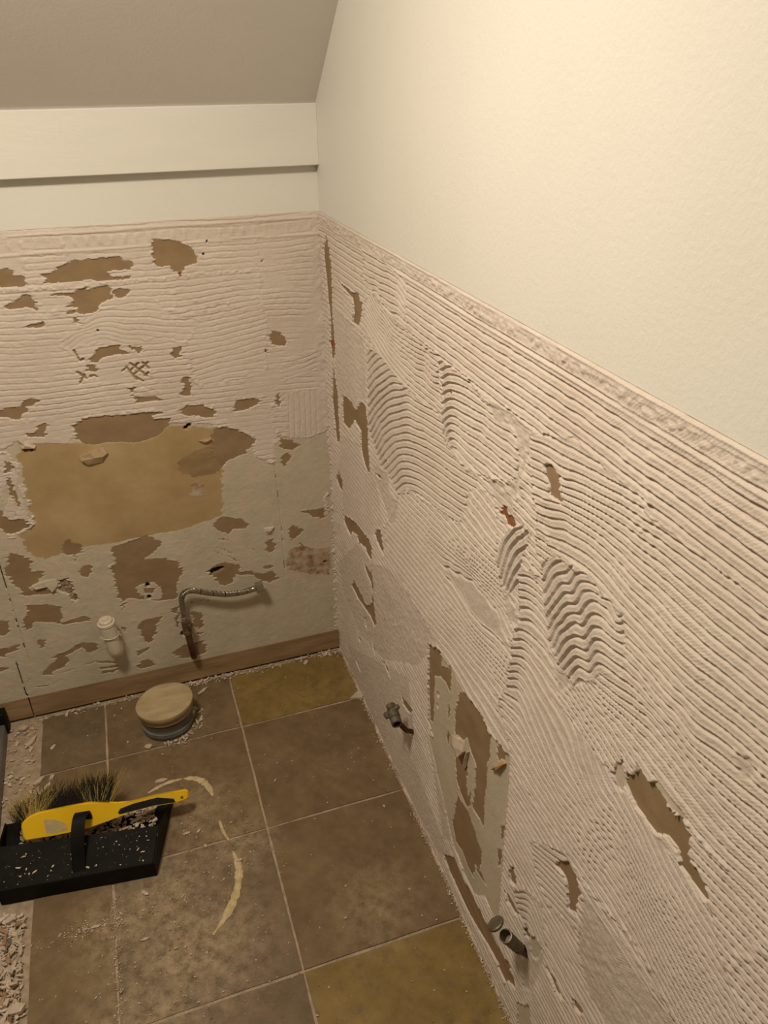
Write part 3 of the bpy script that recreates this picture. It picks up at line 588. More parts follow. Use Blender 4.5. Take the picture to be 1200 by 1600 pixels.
    for pl in [Pp((-60, 375), (0, 370), (50, 360), (90, 400), (160, 430), (185, 470), (165, 500), (0, 505), (-60, 505)),
               Pp((300, 400), (340, 395), (380, 400), (430, 360), (510, 310), (600, 305), (680, 295), (780, 285), (870, 280), (930, 310), (960, 350), (955, 375), (850, 380), (790, 390), (790, 430), (935, 420), (930, 440), (820, 455), (690, 462), (650, 445), (600, 460), (480, 468), (340, 475), (320, 440)),
               Q2((-100, 242), (0, 250), (90, 265), (180, 310), (215, 370), (215, 425), (150, 440), (130, 480), (35, 485), (15, 440), (-95, 455)),
               Pp((20, 665), (60, 620), (140, 590), (180, 555), (220, 555), (240, 590), (265, 610), (265, 700), (240, 665), (190, 650)), Pp((155, 795), (200, 770), (290, 750), (310, 780), (300, 795)),
               Pp((380, 555), (430, 545), (530, 540), (600, 500), (650, 520), (700, 500), (780, 485), (805, 510), (800, 570), (770, 600), (690, 640), (685, 690), (590, 700), (570, 690), (540, 650), (460, 650), (450, 640), (520, 620), (525, 575), (400, 562)),
               Pp((810, 530), (850, 510), (940, 515), (935, 545), (850, 585), (805, 580)), Pp((540, 720), (575, 710), (575, 760), (555, 775), (540, 760)),
               Pp((690, 940), (760, 925), (860, 920), (885, 960), (925, 980), (800, 995), (730, 1020), (720, 1045), (650, 1045), (620, 1030), (690, 990)), Pp((640, 1060), (680, 1060), (715, 1100), (700, 1115), (625, 1110)), Pp((960, 935), (1030, 925), (1025, 960), (1005, 985), (975, 970)),
               Pp((930, 1230), (970, 1220), (960, 1260), (990, 1290), (1100, 1290), (1150, 1285), (1160, 1320), (990, 1340), (980, 1300)), Rr((-60, 190), (30, 160), (150, 150), (160, 110), (230, 95), (260, 110), (245, 140), (180, 150), (165, 210), (130, 240), (60, 225), (-60, 220)),
               Q2((735, 950), (770, 900), (830, 940), (865, 990), (845, 1018), (790, 1015), (745, 985)), Q2((20, 1080), (60, 1030), (130, 1020), (95, 1060), (105, 1090), (70, 1115), (25, 1100)), Q2((110, 1240), (160, 1240), (180, 1290), (170, 1370), (150, 1385), (95, 1370), (130, 1340), (125, 1300), (100, 1290)), Q2((690, 395), (715, 395), (715, 420), (690, 415)),
               Rr((170, 335), (230, 325), (260, 280), (330, 255), (325, 350), (240, 360), (180, 350)), Rr((485, 280), (540, 235), (650, 215), (830, 205), (950, 190), (1080, 185), (1090, 195), (1020, 215), (1030, 235), (1130, 225), (1130, 280), (1080, 340), (980, 380), (880, 400), (740, 390), (620, 410), (540, 390), (510, 340)),
               Rr((20, 560), (50, 510), (80, 540), (80, 590), (40, 600)), Rr((-60, 850), (0, 850), (50, 905), (130, 905), (190, 925), (180, 960), (110, 1000), (60, 1010), (0, 970), (-60, 960)), Rr((40, 640), (70, 620), (110, 740), (130, 830), (100, 830), (60, 720)),
               Ss((85, 175), (130, 145), (230, 140), (330, 180), (330, 220), (280, 230), (200, 215), (110, 210)), Ss((460, 110), (570, 95), (640, 115), (620, 140), (530, 175), (450, 185)), Ss((725, 90), (745, 60), (765, 90), (765, 160), (740, 150)), Ss((750, 365), (830, 375), (905, 405), (870, 440), (790, 440), (765, 420)),
               Ss((790, 470), (830, 455), (835, 500), (810, 510), (800, 550), (770, 550), (770, 490)), Ss((885, 855), (1000, 840), (1055, 825), (1055, 895), (1020, 905), (950, 875)), Ss((820, 970), (850, 945), (915, 975), (910, 1000), (840, 1055), (820, 1010)), Ss((300, 940), (360, 890), (470, 900), (530, 900), (545, 940), (530, 970), (440, 975), (405, 1015), (350, 980)),
               Ss((650, 1060), (720, 1030), (725, 1110), (700, 1135), (670, 1125), (665, 1080)), Ss((300, 1115), (370, 1140), (360, 1145), (300, 1125)), Ss((325, 1090), (445, 1132), (440, 1138), (330, 1100)), Ss((390, 1145), (490, 1182), (485, 1188), (400, 1160)), Ss((550, 1098), (590, 1108), (585, 1116), (555, 1106)), Ss((360, 1030), (415, 1052), (410, 1058), (365, 1040)),
               Wc((720, 115), (745, 95), (780, 85), (835, 95), (830, 120), (870, 115), (915, 125), (945, 115), (965, 145), (930, 158), (870, 130), (815, 130), (805, 160), (770, 170), (735, 135)), Wc((915, 100), (950, 92), (952, 104), (925, 110)),
               Uu((390, 520), (430, 510), (510, 480), (560, 500), (565, 520), (500, 565), (570, 560), (620, 570), (640, 610), (620, 640), (615, 700), (560, 710), (440, 700), (415, 720), (400, 640), (385, 600), (395, 570)), Uu((415, 720), (435, 715), (425, 745)),
               Rr((420, 1060), (460, 1035), (490, 1060), (565, 1090), (545, 1130), (510, 1140), (525, 1190), (510, 1195), (495, 1145), (440, 1145), (415, 1120)),
               Tt((50, 210), (100, 185), (150, 200), (200, 240), (215, 260), (210, 310), (290, 310), (285, 350), (200, 420), (230, 440), (330, 390), (325, 430), (380, 445), (390, 460), (160, 480), (135, 470), (150, 440), (90, 400), (40, 330)),
               Tt((165, 540), (330, 530), (410, 545), (415, 630), (420, 655), (560, 610), (640, 635), (560, 650), (440, 668), (370, 655), (230, 650), (220, 690), (170, 710), (150, 680), (150, 620), (185, 600)),
               Tt((525, 280), (600, 265), (620, 320), (590, 355), (545, 340)), Tt((-40, 640), (50, 645), (60, 690), (45, 740), (-40, 745)), Tt((-40, 830), (60, 825), (120, 800), (120, 840), (60, 860), (30, 890), (-40, 880)), Tt((250, 770), (320, 765), (300, 820), (260, 830)),
               Tt((280, 990), (300, 960), (380, 900), (360, 880), (440, 850), (540, 790), (660, 790), (665, 830), (600, 860), (560, 820), (440, 880), (470, 900), (440, 950), (350, 985), (350, 1010), (290, 1005)), Tt((930, 650), (1100, 605), (1085, 640), (1060, 660), (1050, 720), (1020, 770), (1000, 800), (960, 780), (950, 730), (930, 700)),
               Tt((900, 850), (990, 820), (980, 850), (930, 880)), Tt((920, 930), (990, 895), (1050, 935), (960, 965), (915, 955)), Tt((640, 910), (700, 905), (790, 920), (785, 930), (660, 925)), Tt((670, 955), (790, 940), (785, 955), (680, 970)), Tt((660, 985), (790, 965), (780, 985), (700, 1000)), Tt((-40, 950), (75, 960), (20, 985), (-40, 985)), Tt((820, 680), (855, 690), (845, 720), (815, 700)), Tt((560, 935), (640, 915), (640, 920), (570, 940)), Tt((400, 990), (490, 965), (480, 972), (410, 993)), Tt((240, 1080), (340, 1070), (330, 1080), (250, 1090)),
               Tt((180, 1010), (200, 1040), (200, 1060), (185, 1050)), V5((550, 560), (640, 510), (760, 480), (765, 560), (690, 590), (610, 600)), V5((680, 300), (740, 310), (755, 370), (720, 420), (690, 400)), V5((550, 290), (600, 260), (605, 300), (595, 400), (580, 410), (575, 320)), V5((700, 430), (755, 430), (740, 445), (710, 445)),
               V5((665, 240), (690, 240), (690, 252), (670, 252)), V5((718, 232), (740, 235), (735, 248), (720, 245)), V5((765, 225), (780, 225), (775, 245), (765, 243))]:
        R(pl)
    w.id[inpoly(w.wu, w.wz, uz_back(Uu((478, 655), (530, 642), (568, 668), (556, 702), (510, 705), (480, 680))))] = 1
    w.id[inpoly(w.wu, w.wz, uz_back(Uu((500, 660), (545, 665), (530, 685), (500, 680))))] = 10 + len(w.parts) - 12
    R(Ss((810, 1110), (900, 1080), (1010, 1100), (1100, 1090), (1105, 1200), (1090, 1280), (960, 1275), (805, 1240)), speckle, 'speckled_stain', 0.0009)
    R(Ss((880, 1075), (900, 1060), (920, 1085), (900, 1100))); R(Ss((1050, 1180), (1075, 1170), (1085, 1190), (1060, 1205)))
    R(Tt((385, 375), (440, 358), (480, 400), (500, 450), (522, 500), (490, 520), (460, 470), (400, 450)), crumble, 'crumbled_hole', -0.004)
    R(Wc((720, 118), (740, 105), (780, 98), (775, 112), (740, 128)), cavity, 'dark_gouge', -0.008)
    for pl in [[(885, 1105), (915, 1080), (985, 1165)], [(940, 1050), (1062, 1142)], [(995, 1050), (935, 1110)], [(1065, 1045), (975, 1125)], [(1030, 1045), (1075, 1085)], [(1068, 1118), (1040, 1140)], [(965, 1145), (1000, 1160), (1030, 1178)], [(535, 960), (575, 1030), (600, 1020)], [(560, 1115), (625, 1160)], [(610, 1135), (580, 1190)], [(650, 1145), (680, 1138), (700, 1148)], [(935, 930), (955, 950)], [(490, 690), (540, 680)]]:
        w.line(Pp(*pl), 0.0030, 'score_mark', smear, -0.001)
    R(Q2((705, 1040), (720, 1035), (725, 1075), (712, 1080)), rust, 'rust_spot', 0.0005); R(Q2((80, 480), (120, 480), (105, 525), (85, 520)), rust, 'rust_spot', 0.0015)
    for c_, r_ in [(Rr((168, 433)), 5), (Rr((207, 436)), 4), (Ss((130, 293)), 3.4), (Ss((150, 275)), 3.6), (V5((402, 138)), 4.2), (V5((413, 213)), 3.8), (V5((628, 440)), 5), (N7((330, 680)), 6.5), (N7((350, 790)), 6), (Ss((1062, 1190)), 2), (Pp((705, 812)), 2), (Q2((290, 262)), 1.6), (Q2((268, 355)), 2)]:
        x, y = c_[0]
        w.region([(x + r_ * math.cos(a) * 1.05, y + r_ * math.sin(a)) for a in np.linspace(0, 2 * math.pi, 10)[:-1]], 'screw_hole', cavity, -0.010, False)
    w.line(Ss((720, 540), (745, 720), (775, 1000), (795, 1290)) , 0.0011, 'board_joint', smear, -0.001)
    w.line([(-6, 868), (0, 887), (20, 950), (47, 1038)], 0.0013, 'board_joint', cavity, -0.002); w.line([(25, 1033), (38, 1075), (44, 1092)], 0.0018, 'board_joint', cavity, -0.002)
    hole = w.id >= 10; lip = boxblur(hole & ~np.isin(w.id, [10, 11, 12]), 2)
    w.h = np.where(w.id == 1, 0.0009 + 0.0005 * fbm(U, Z, 0.012, 3, 80) + 0.0012 * np.clip(fbm(U, Z, 0.03, 4, 83) - 0.25, 0, 1), w.h)
    w.h = np.where(~hole, w.h + lip * 0.0020 * np.clip(0.3 + vn(U, Z, 0.01, 81), 0, 1), w.h)
    for i, hh in w.reg.items():
        w.h = np.where(w.id == i, hh + 0.00025 * fbm(U, Z, 0.02, 2, 82) + (0.004 * fbm(U, Z, 0.01, 3, 84) if hh == -0.004 else 0), w.h)
    w.h = np.where(Z > 1.1945, 0.0012, w.h)
    w.build(lambda u, z, h: np.stack([-u, -h, z], -1), wall_back, {0: ('adhesive_layer', adhesive), 1: ('board_facing', facing)})
back_relief()
box_obj('painted_plaster', (-1.95, -0.0020, 1.1945), (0.0, 0.003, 2.3), paint, wall_back, bevel=0.0005)

# --- fascia board, sloping ceiling, the rest of the shell
tag(box_obj('trim_1', (-1.95, -0.024, 1.2865), (-0.0015, -0.0021, 1.40), paint_smooth, bevel=0.0015), kind='structure')
def ceiling_mesh():
    prof = [(0.014, 1.3742), (-0.024, 1.4055), (-1.035, 2.25), (-2.6, 2.25), (-2.6, 2.33), (-1.0, 2.33), (0.014, 1.49)]
    bm = bmesh.new()
    a = [bm.verts.new((0.014, y, z)) for y, z in prof]; b = [bm.verts.new((-1.95, y, z)) for y, z in prof]
    bm.faces.new(a); bm.faces.new(b[::-1])
    for i in range(len(prof)):
        j = (i + 1) % len(prof); bm.faces.new((a[i], b[i], b[j], a[j]))
    return tag(bm_obj('ceiling', bm, paint_ceiling), kind='structure')
ceiling_mesh()
tag(box_obj('wall_left', (-2.05, -2.6, -0.05), (-1.95, 0.1, 2.3), far_wall), kind='structure')
tag(box_obj('wall_front', (-1.95, -2.7, -0.05), (0.003, -2.6, 2.3), far_wall), kind='structure')
floor = tag(box_obj('floor', (-1.95, -2.6, -0.06), (0.014, 0.014, -0.003), grout), kind='structure')

# skirting timber low on the back wall
skirt = tag(box_obj('baseboard_back', (-0.829, -0.0012, 0.006), (-0.0005, 0.003, 0.0685), wood, bevel=0.0004), kind='structure')
for z0, z1 in ((0.006, 0.043), (0.0442, 0.0685)):
    box_obj('plank', (-1.95, -0.0012, z0), (-0.832, 0.003, z1), wood, skirt, bevel=0.0004)

# --- slate floor tiles, every tile its own piece
def slate(name, c1, c2, c3):
    def ex(nt, mp, noise, col, b):
        n = noise(26, 8.0, 0.7)
        col = mixc(nt, mth(nt, 'MULTIPLY', ramp(nt, n.outputs['Fac'], 0.47, 0.66), 0.8), col, c3)
        # builder's dust trodden into the surface, thickest where the sanitaryware stood
        pos = nt.nodes.new('ShaderNodeNewGeometry').outputs['Position']
        tot = None
        for (x, y, r, k) in DUST:
            d = nt.nodes.new('ShaderNodeVectorMath'); d.operation = 'DISTANCE'; d.inputs[1].default_value = (x, y, 0.0)
            nt.links.new(pos, d.inputs[0])
            f = mth(nt, 'MULTIPLY', ramp(nt, d.outputs['Value'], r, r * 0.15), k)
            tot = f if tot is None else mth(nt, 'MAXIMUM', tot, f)
        n2 = noise(38, 9.0, 0.72)
        tot = mth(nt, 'MULTIPLY', mth(nt, 'ADD', tot, 0.10), ramp(nt, n2.outputs['Fac'], 0.36, 0.62))
        return mixc(nt, tot, col, (0.46, 0.355, 0.235))
    return mat(name, c1, c2, rough=0.55, scale=9, bump=0.0020, bscale=24, extra=ex, spec=0.35)
DUST = [(-0.56, -0.62, 0.16, 0.75), (-0.52, -0.76, 0.20, 0.8), (-0.47, -0.44, 0.14, 0.45), (-0.64, -0.66, 0.13, 0.7), (-0.60, -0.86, 0.16, 0.7), (-0.16, -0.80, 0.13, 0.4), (-0.50, -0.16, 0.12, 0.3), (-0.40, -0.56, 0.12, 0.6)]
sl_brown = slate('slate_brown', (0.135, 0.088, 0.041), (0.215, 0.146, 0.074), (0.152, 0.112, 0.060))
sl_olive = slate('slate_olive', (0.190, 0.124, 0.028), (0.275, 0.188, 0.054), (0.155, 0.098, 0.040))
sl_dark = slate('slate_dark', (0.126, 0.086, 0.046), (0.190, 0.133, 0.076), (0.138, 0.112, 0.072))
XS = [-0.0060, -0.3270, -0.6560, -0.8120]; YS = [-0.010, -0.2140, -0.5390, -0.8730, -1.203, -1.533, -1.863, -2.193, -2.52]
KIND = {(0, 0): sl_olive, (0, 1): sl_brown, (0, 2): sl_brown, (0, 3): sl_olive, (1, 0): sl_brown, (1, 1): sl_brown, (1, 2): sl_dark, (1, 3): sl_dark, (2, 0): sl_dark, (2, 1): sl_brown, (2, 2): sl_brown}
TILEM = {}
def slate_tile(x0, x1, y0, y1, m, z):
    key = (round(x1 - x0, 4), round(y1 - y0, 4), m.name)
    cx, cy = (x0 + x1) / 2, (y0 + y1) / 2
    n = 6; bm = bmesh.new(); g = []
    rr = random.Random(int(abs(x0) * 7919 + abs(y0) * 104729))
    hx, hy = (x1 - x0) / 2 - 0.0028, (y1 - y0) / 2 - 0.0028
    def wob(i, j):
        e = 0.0011 if i in (0, n) or j in (0, n) else 0.0
        return rr.uniform(-e, e), rr.uniform(-e, e), rr.uniform(-0.0006, 0.0003) - (0.0006 if e else 0)
    for i in range(n + 1):
        row = []
        for j in range(n + 1):
            a, b, c = wob(i, j)
            row.append(bm.verts.new((-hx + 2 * hx * i / n + a, -hy + 2 * hy * j / n + b, c)))
        g.append(row)
    for i in range(n):
        for j in range(n): bm.faces.new((g[i][j], g[i + 1][j], g[i + 1][j + 1], g[i][j + 1]))
    rim = [g[i][0] for i in range(n)] + [g[n][j] for j in range(n)] + [g[i][n] for i in range(n, 0, -1)] + [g[0][j] for j in range(n, 0, -1)]
    low = [bm.verts.new((v.co.x * 1.004, v.co.y * 1.004, -0.0045)) for v in rim]
    for k in range(len(rim)):
        q = (k + 1) % len(rim); bm.faces.new((rim[q], rim[k], low[k], low[q]))
    o = bm_obj('tile', bm, m, None); o.location = (cx, cy, z)
    o.parent = floor
    return o
for ci in range(3):
    for ri in range(8):
        x1, x0 = XS[ci], XS[ci + 1]; y1, y0 = YS[ri], YS[ri + 1]
        slate_tile(x0, x1, y0, y1, KIND.get((ci, ri), (sl_brown, sl_dark, sl_olive)[(ci + ri) % 3]), random.uniform(-0.0006, 0.0004))

# ragged pale grout left at the foot of the right wall
def fillet():
    rr = random.Random(5); V_ = []; F_ = []; n = 260
    for i in range(n):
        y = -0.02 - 1.9 * i / n; w_ = 0.0075 * (0.7 + 0.5 * math.sin(i * .37) * math.sin(i * .11)) + rr.uniform(-.0015, .0015); h_ = rr.uniform(.002, .0045)
        V_ += [(-.0005, y, h_ + .002), (-.003, y, h_), (-max(w_, .003), y + rr.uniform(-.002, .002), .0002), (-max(w_, .003), y, -.004)]
        if i:
            o = i * 4
            for k in range(3): F_.append((o - 4 + k, o - 3 + k, o + k + 1, o + k))
    me = bpy.data.meshes.new('grout_fillet'); me.from_pydata(V_, [], F_); me.update()
    link('grout_fillet', me, chip_m, floor)
fillet()

# ================================================================== THINGS
grey_pvc = mat('grey_soil_pipe', (0.15, 0.15, 0.145), (0.20, 0.195, 0.185), rough=0.45, scale=30)
cap_m = mat('masking_cap', (0.40, 0.31, 0.175), (0.54, 0.44, 0.27), rough=0.75, scale=14, bump=0.0010, bscale=26, stretch=(1, 2.5, 1), c3=(0.47, 0.375, 0.22))
cap_dark = mat('cap_side', (0.36, 0.275, 0.155), (0.44, 0.345, 0.20), rough=0.75, scale=40)
pvc_w = mat('white_pvc', (0.66, 0.60, 0.48), (0.72, 0.66, 0.54), rough=0.35, scale=25, spec=0.5)
copper = mat('tarnished_copper', (0.105, 0.052, 0.025), (0.17, 0.085, 0.04), rough=0.45, scale=60, metal=0.7)
brass = mat('dull_brass_valve', (0.17, 0.135, 0.095), (0.27, 0.22, 0.155), rough=0.4, scale=80, metal=0.85)
oldbrass = mat('tarnished_valve', (0.13, 0.115, 0.085), (0.22, 0.195, 0.145), rough=0.5, scale=70, metal=0.6)
chrome = mat('chrome_nut', (0.55, 0.51, 0.45), rough=0.22, metal=1.0)
def braid(nt, mp, noise, col, b):
    w = nt.nodes.new('ShaderNodeTexWave'); w.bands_direction = 'DIAGONAL'; w.inputs['Scale'].default_value = 90
    nt.links.new(mp.outputs[0], w.inputs['Vector'])
    bp = nt.nodes.new('ShaderNodeBump'); bp.inputs['Distance'].default_value = 0.0012
    nt.links.new(w.outputs['Fac'], bp.inputs['Height']); nt.links.new(bp.outputs[0], b.inputs['Normal'])
steel = mat('braided_steel', (0.40, 0.37, 0.32), rough=0.35, metal=1.0, extra=braid)
black_pl = mat('black_plastic', (0.005, 0.005, 0.0045), (0.010, 0.0095, 0.008), rough=0.55, scale=25, bump=0.0002, bscale=300, spec=0.12)
def dusty(nt, mp, noise, col, b):
    n = noise(55, 6.0, 0.7)
    return mixc(nt, mth(nt, 'MULTIPLY', ramp(nt, n.outputs['Fac'], 0.60, 0.74), 0.28), col, (0.16, 0.135, 0.10))
black_dusty = mat('dusty_black_plastic', (0.007, 0.007, 0.006), (0.014, 0.013, 0.011), rough=0.65, scale=18, spec=0.12, extra=dusty)
yellow_pl = mat('yellow_plastic', (0.80, 0.50, 0.010), (0.86, 0.56, 0.016), rough=0.32, scale=8, spec=0.5)
rubber = mat('black_rubber_grip', (0.010, 0.010, 0.010), rough=0.55, bump=0.0003, bscale=300)
br_black = mat('black_bristle', (0.012, 0.011, 0.010), rough=0.5)
br_yel = mat('straw_bristle', (0.34, 0.24, 0.055), (0.48, 0.36, 0.11), rough=0.5, scale=40)
greymetal = mat('grey_metal', (0.16, 0.155, 0.145), (0.22, 0.21, 0.19), rough=0.45, metal=0.5, scale=20)
labelm = mat('worn_label', (0.40, 0.34, 0.26), (0.58, 0.44, 0.14), rough=0.6, scale=60)

# soil pipe stub with its cap
sp = empty('soil_pipe', (-0.503, -0.142, 0.0))
tag(sp, 'short grey soil pipe stub with round beige cap standing on the floor', 'pipe')
bm = bmesh.new(); lathe(bm, (-0.503, -0.142, -0.002), (0, 0, 1), [(0, .060), (.012, .060), (.013, .064), (.024, .064), (.025, .060), (.038, .060), (.039, .0625), (.046, .0625), (.047, .060), (.062, .060)], 48)
bm_obj('pipe_socket', bm, grey_pvc, sp, smooth=False)
bm = bmesh.new(); ax = Vector((-0.05, 0.035, 1.0)).normalized()
lathe(bm, (-0.501, -0.145, 0.052), ax, [(0, .066), (.004, .0675), (.010, .0665), (.011, .069), (.020, .070), (.026, .0715), (.029, .0705)], 48, cap1=False)
cs = bm_obj('cap_rim', bm, cap_dark, sp, smooth=True)
bm = bmesh.new()
rings = []
ctr = Vector((-0.501, -0.145, 0.052)) + ax * .0285; na = ax.orthogonal().normalized(); nb = ax.cross(na)
for i in range(9):
    r = .0712 * (i / 8); rings.append([])
    for k in range(40):
        a = 2 * math.pi * k / 40
        hh = 0.0010 * math.sin(5 * a + i) * (i / 8) + 0.0016 * (1 - i / 8) + random.uniform(-.0004, .0004) - (0.0018 if i == 8 else 0)
        rings[-1].append(bm.verts.new(ctr + (na * math.cos(a) + nb * math.sin(a)) * max(r, .0005) + ax * hh))
for a_, b_ in zip(rings, rings[1:]):
    for k in range(40): bm.faces.new((a_[k], a_[(k + 1) % 40], b_[(k + 1) % 40], b_[k]))
bm.faces.new(rings[0])
bm_obj('cap_top', bm, cap_m, sp, smooth=True)

# white waste pipe elbow with screw cap
wp = empty('waste_pipe', (-0.598, 0.0, 0.19))
tag(wp, 'white plastic waste pipe elbow with screw cap on the back wall', 'pipe')
bm = bmesh.new()
path = spline([(-0.5955, 0.008, 0.176), (-0.5955, -0.016, 0.176), (-0.596, -0.031, 0.180), (-0.597, -0.040, 0.192), (-0.599, -0.042, 0.215), (-0.602, -0.042, 0.250)], 4)
tube(bm, path, [.0172] * len(path), 24)
bm_obj('elbow', bm, pvc_w, wp, smooth=True)
bm = bmesh.new(); lathe(bm, (-0.6015, -0.042, 0.240), (-0.06, -0.01, 1), [(0, .0175), (.001, .0200), (.010, .0203), (.030, .0203), (.031, .0185), (.034, .0185), (.035, .0215), (.041, .0215), (.042, .017), (.048, .0165), (.050, .0145)], 32)
cp = bm_obj('screw_cap', bm, pvc_w, wp, smooth=False)
bm = bmesh.new(); lathe(bm, (-0.6045, -0.0425, 0.290), (-0.06, -0.01, 1), [(0, .0085), (.003, .0085), (.0035, .007)], 20)
bm_obj('cap_boss', bm, pvc_w, cp, smooth=False)
bm = bmesh.new(); tube(bm, [(-0.601 + .0215 * math.cos(a), -0.042 + .0215 * math.sin(a), 0.2415) for a in np.linspace(0, 6.1, 24)] + [(-.578, -.046, .2405), (-.574, -.047, .232)], .0012, 6)
bm_obj('retaining_strap', bm, pvc_w, wp, smooth=True)

# copper pipe, isolating valve and braided hose
cpz = empty('water_supply_pipe', (-0.413, 0.0, 0.105))
tag(cpz, 'tarnished copper pipe with valve and braided steel hose on the back wall', 'pipe')
bm = bmesh.new(); tube(bm, [(-0.411, 0.004, 0.102), (-0.411, -0.018, 0.102), (-0.411, -0.027, 0.106), (-0.4115, -0.030, 0.116), (-0.414, -0.030, 0.15), (-0.4165, -0.030, 0.195)], .0085, 20)
bm_obj('copper_pipe', bm, copper, cpz, smooth=True)
bm = bmesh.new(); lathe(bm, (-0.4165, -0.030, 0.186), (-0.02, 0, 1), [(0, .0105), (.001, .0125), (.011, .0125), (.012, .0095), (.016, .0095)], 6)
v = bm_obj('valve', bm, brass, cpz)
bm = bmesh.new(); lathe(bm, (-0.4168, -0.030, 0.200), (-0.02, 0, 1), [(0, .009), (.004, .0115), (.026, .0115), (.030, .0095), (.034, .0095)], 20); bm_obj('valve_body', bm, brass, v, smooth=False)
bm = bmesh.new(); lathe(bm, (-0.411, -0.036, 0.216), (0.7, -0.6, 0.1), [(0, .007), (.008, .007), (.009, .005)], 14); bm_obj('valve_screw', bm, brass, v)
bm = bmesh.new(); lathe(bm, (-0.4178, -0.030, 0.231), (-0.02, 0, 1), [(0, .0105), (.010, .0105), (.011, .0085), (.024, .0080)], 8); bm_obj('hose_ferrule', bm, chrome, v)
bm = bmesh.new(); hp = spline([(-0.418, -0.030, 0.246), (-0.4185, -0.030, 0.275), (-0.4165, -0.031, 0.300), (-0.407, -0.033, 0.316), (-0.388, -0.035, 0.3185), (-0.350, -0.036, 0.303), (-0.310, -0.036, 0.289), (-0.270, -0.035, 0.2835), (-0.240, -0.034, 0.2855)], 8)
tube(bm, hp, .0072, 18); hs = bm_obj('braided_hose', bm, steel, cpz, smooth=True)
for i in range(18, len(hp) - 4, 6):
    bm = bmesh.new(); tube(bm, [hp[i], tuple(np.array(hp[i]) * .7 + np.array(hp[i + 1]) * .3)], .0074, 14); bm_obj('dark_band', bm, black_pl, hs)
bm = bmesh.new(); lathe(bm, (-0.247, -0.034, 0.285), (1, 0.02, 0.10), [(0, .0080), (.018, .0082), (.019, .0070)], 18); bm_obj('hose_sleeve', bm, chrome, cpz, smooth=True)
bm = bmesh.new(); lathe(bm, (-0.230, -0.0335, 0.2868), (1, 0.02, 0.10), [(0, .0115), (.0015, .0150), (.020, .0150), (.0205, .0115), (.010, .0105), (.0095, .001)], 6, rot=.3); bm_obj('hex_nut', bm, chrome, cpz)

# two valves left on the right wall
def stub_valve(name, loc, label, parts):
    t = empty(name, loc); tag(t, label, 'valve', 'capped-off valves on the right wall')
    for pn, fn, m, sm in parts:
        bm = bmesh.new(); fn(bm); bm_obj(pn, bm, m, t, smooth=sm)
    return t
stub_valve('isolating_valve', (0, -0.583, 0.226), 'tarnished valve with open end at the skirting nearer the corner', [
    ('pipe_stub', lambda b: tube(b, [(0.002, -0.586, 0.222), (-0.018, -0.589, 0.236), (-0.038, -0.588, 0.268)], .0055, 14), copper, True),
    ('valve_body', lambda b: lathe(b, (-0.040, -0.549, 0.281), (-0.06, -0.98, -0.15), [(0, .007), (.002, .010), (.014, .010), (.015, .0085), (.022, .0085), (.023, .0120), (.036, .0120), (.037, .0105), (.041, .0115), (.052, .0115), (.0525, .0085), (.036, .008), (.0355, .001)], 20), oldbrass, False),
    ('side_screw', lambda b: lathe(b, (-0.041, -0.568, 0.281), (0.75, 0, 0.55), [(0, .006), (.014, .006), (.016, .004)], 12), oldbrass, False),
    ('side_nut', lambda b: lathe(b, (-0.045, -0.566, 0.274), (-0.75, .1, -0.45), [(0, .0065), (.010, .0075), (.015, .0070), (.0152, .003)], 6), oldbrass, False)])
stub_valve('isolating_valve', (0, -1.090, 0.215), 'tarnished valve with round wing plate low on the wall nearest the camera', [
    ('pipe_stub', lambda b: tube(b, [(0.002, -1.094, 0.216), (-0.012, -1.093, 0.236), (-0.022, -1.092, 0.250)], .0060, 14), copper, True),
    ('valve_body', lambda b: lathe(b, (-0.016, -1.0925, 0.242), (-0.50, 0.02, 0.86), [(0, .007), (.002, .0095), (.006, .0095), (.007, .0085), (.010, .0085), (.011, .0098), (.038, .0100), (.044, .0108), (.052, .0108), (.0525, .0088), (.034, .0082), (.0335, .001)], 24), oldbrass, False),
    ('wing_plate', lambda b: lathe(b, (-0.046, -1.074, 0.285), (-0.35, 0.35, 0.60), [(0, .006), (.004, .0130), (.006, .0145), (.0085, .0145), (.010, .0125), (.0102, .004)], 20), oldbrass, False)])

# dustpan
PO = Vector((-0.868, -0.546, 0.0012)); PX = Vector((0.9927, -0.1207, 0)); PY = Vector((0.1207, 0.9927, 0)); PZ = Vector((0, 0, 1))
def pl(x, y, z): return PO + PX * x + PY * y + PZ * z
pan = empty('dustpan', tuple(PO)); tag(pan, 'black plastic dustpan full of plaster dust lying on the slate floor', 'dustpan')
def slab(bm, pts, off):
    a = [bm.verts.new(p) for p in pts]; b = [bm.verts.new(Vector(p) + Vector(off)) for p in pts]
    bm.faces.new(a); bm.faces.new(b[::-1])
    for i in range(len(a)):
        j = (i + 1) % len(a); bm.faces.new((a[i], b[i], b[j], a[j]))
bm = bmesh.new(); slab(bm, [pl(0.001, 0.003, 0), pl(0.299, 0.003, 0), pl(0.330, 0.205, 0), pl(-0.030, 0.205, 0)], (0, 0, .003)); bm_obj('tray', bm, black_pl, pan, bevel=0.0006)
bm = bmesh.new(); slab(bm, [pl(0.001, 0.003, 0), pl(0.299, 0.003, 0), pl(0.300, 0.0, 0.041), pl(0.0, 0.0, 0.041)], tuple(PY * .003)); bm_obj('back_wall', bm, black_pl, pan, bevel=0.0006)
bm = bmesh.new(); slab(bm, [pl(0.0, 0.0, 0.041), pl(0.300, 0.0, 0.041), pl(0.312, 0.074, 0.062), pl(-0.010, 0.090, 0.064)], (0, 0.001, .003)); bm_obj('hood', bm, black_dusty, pan, bevel=0.0006)
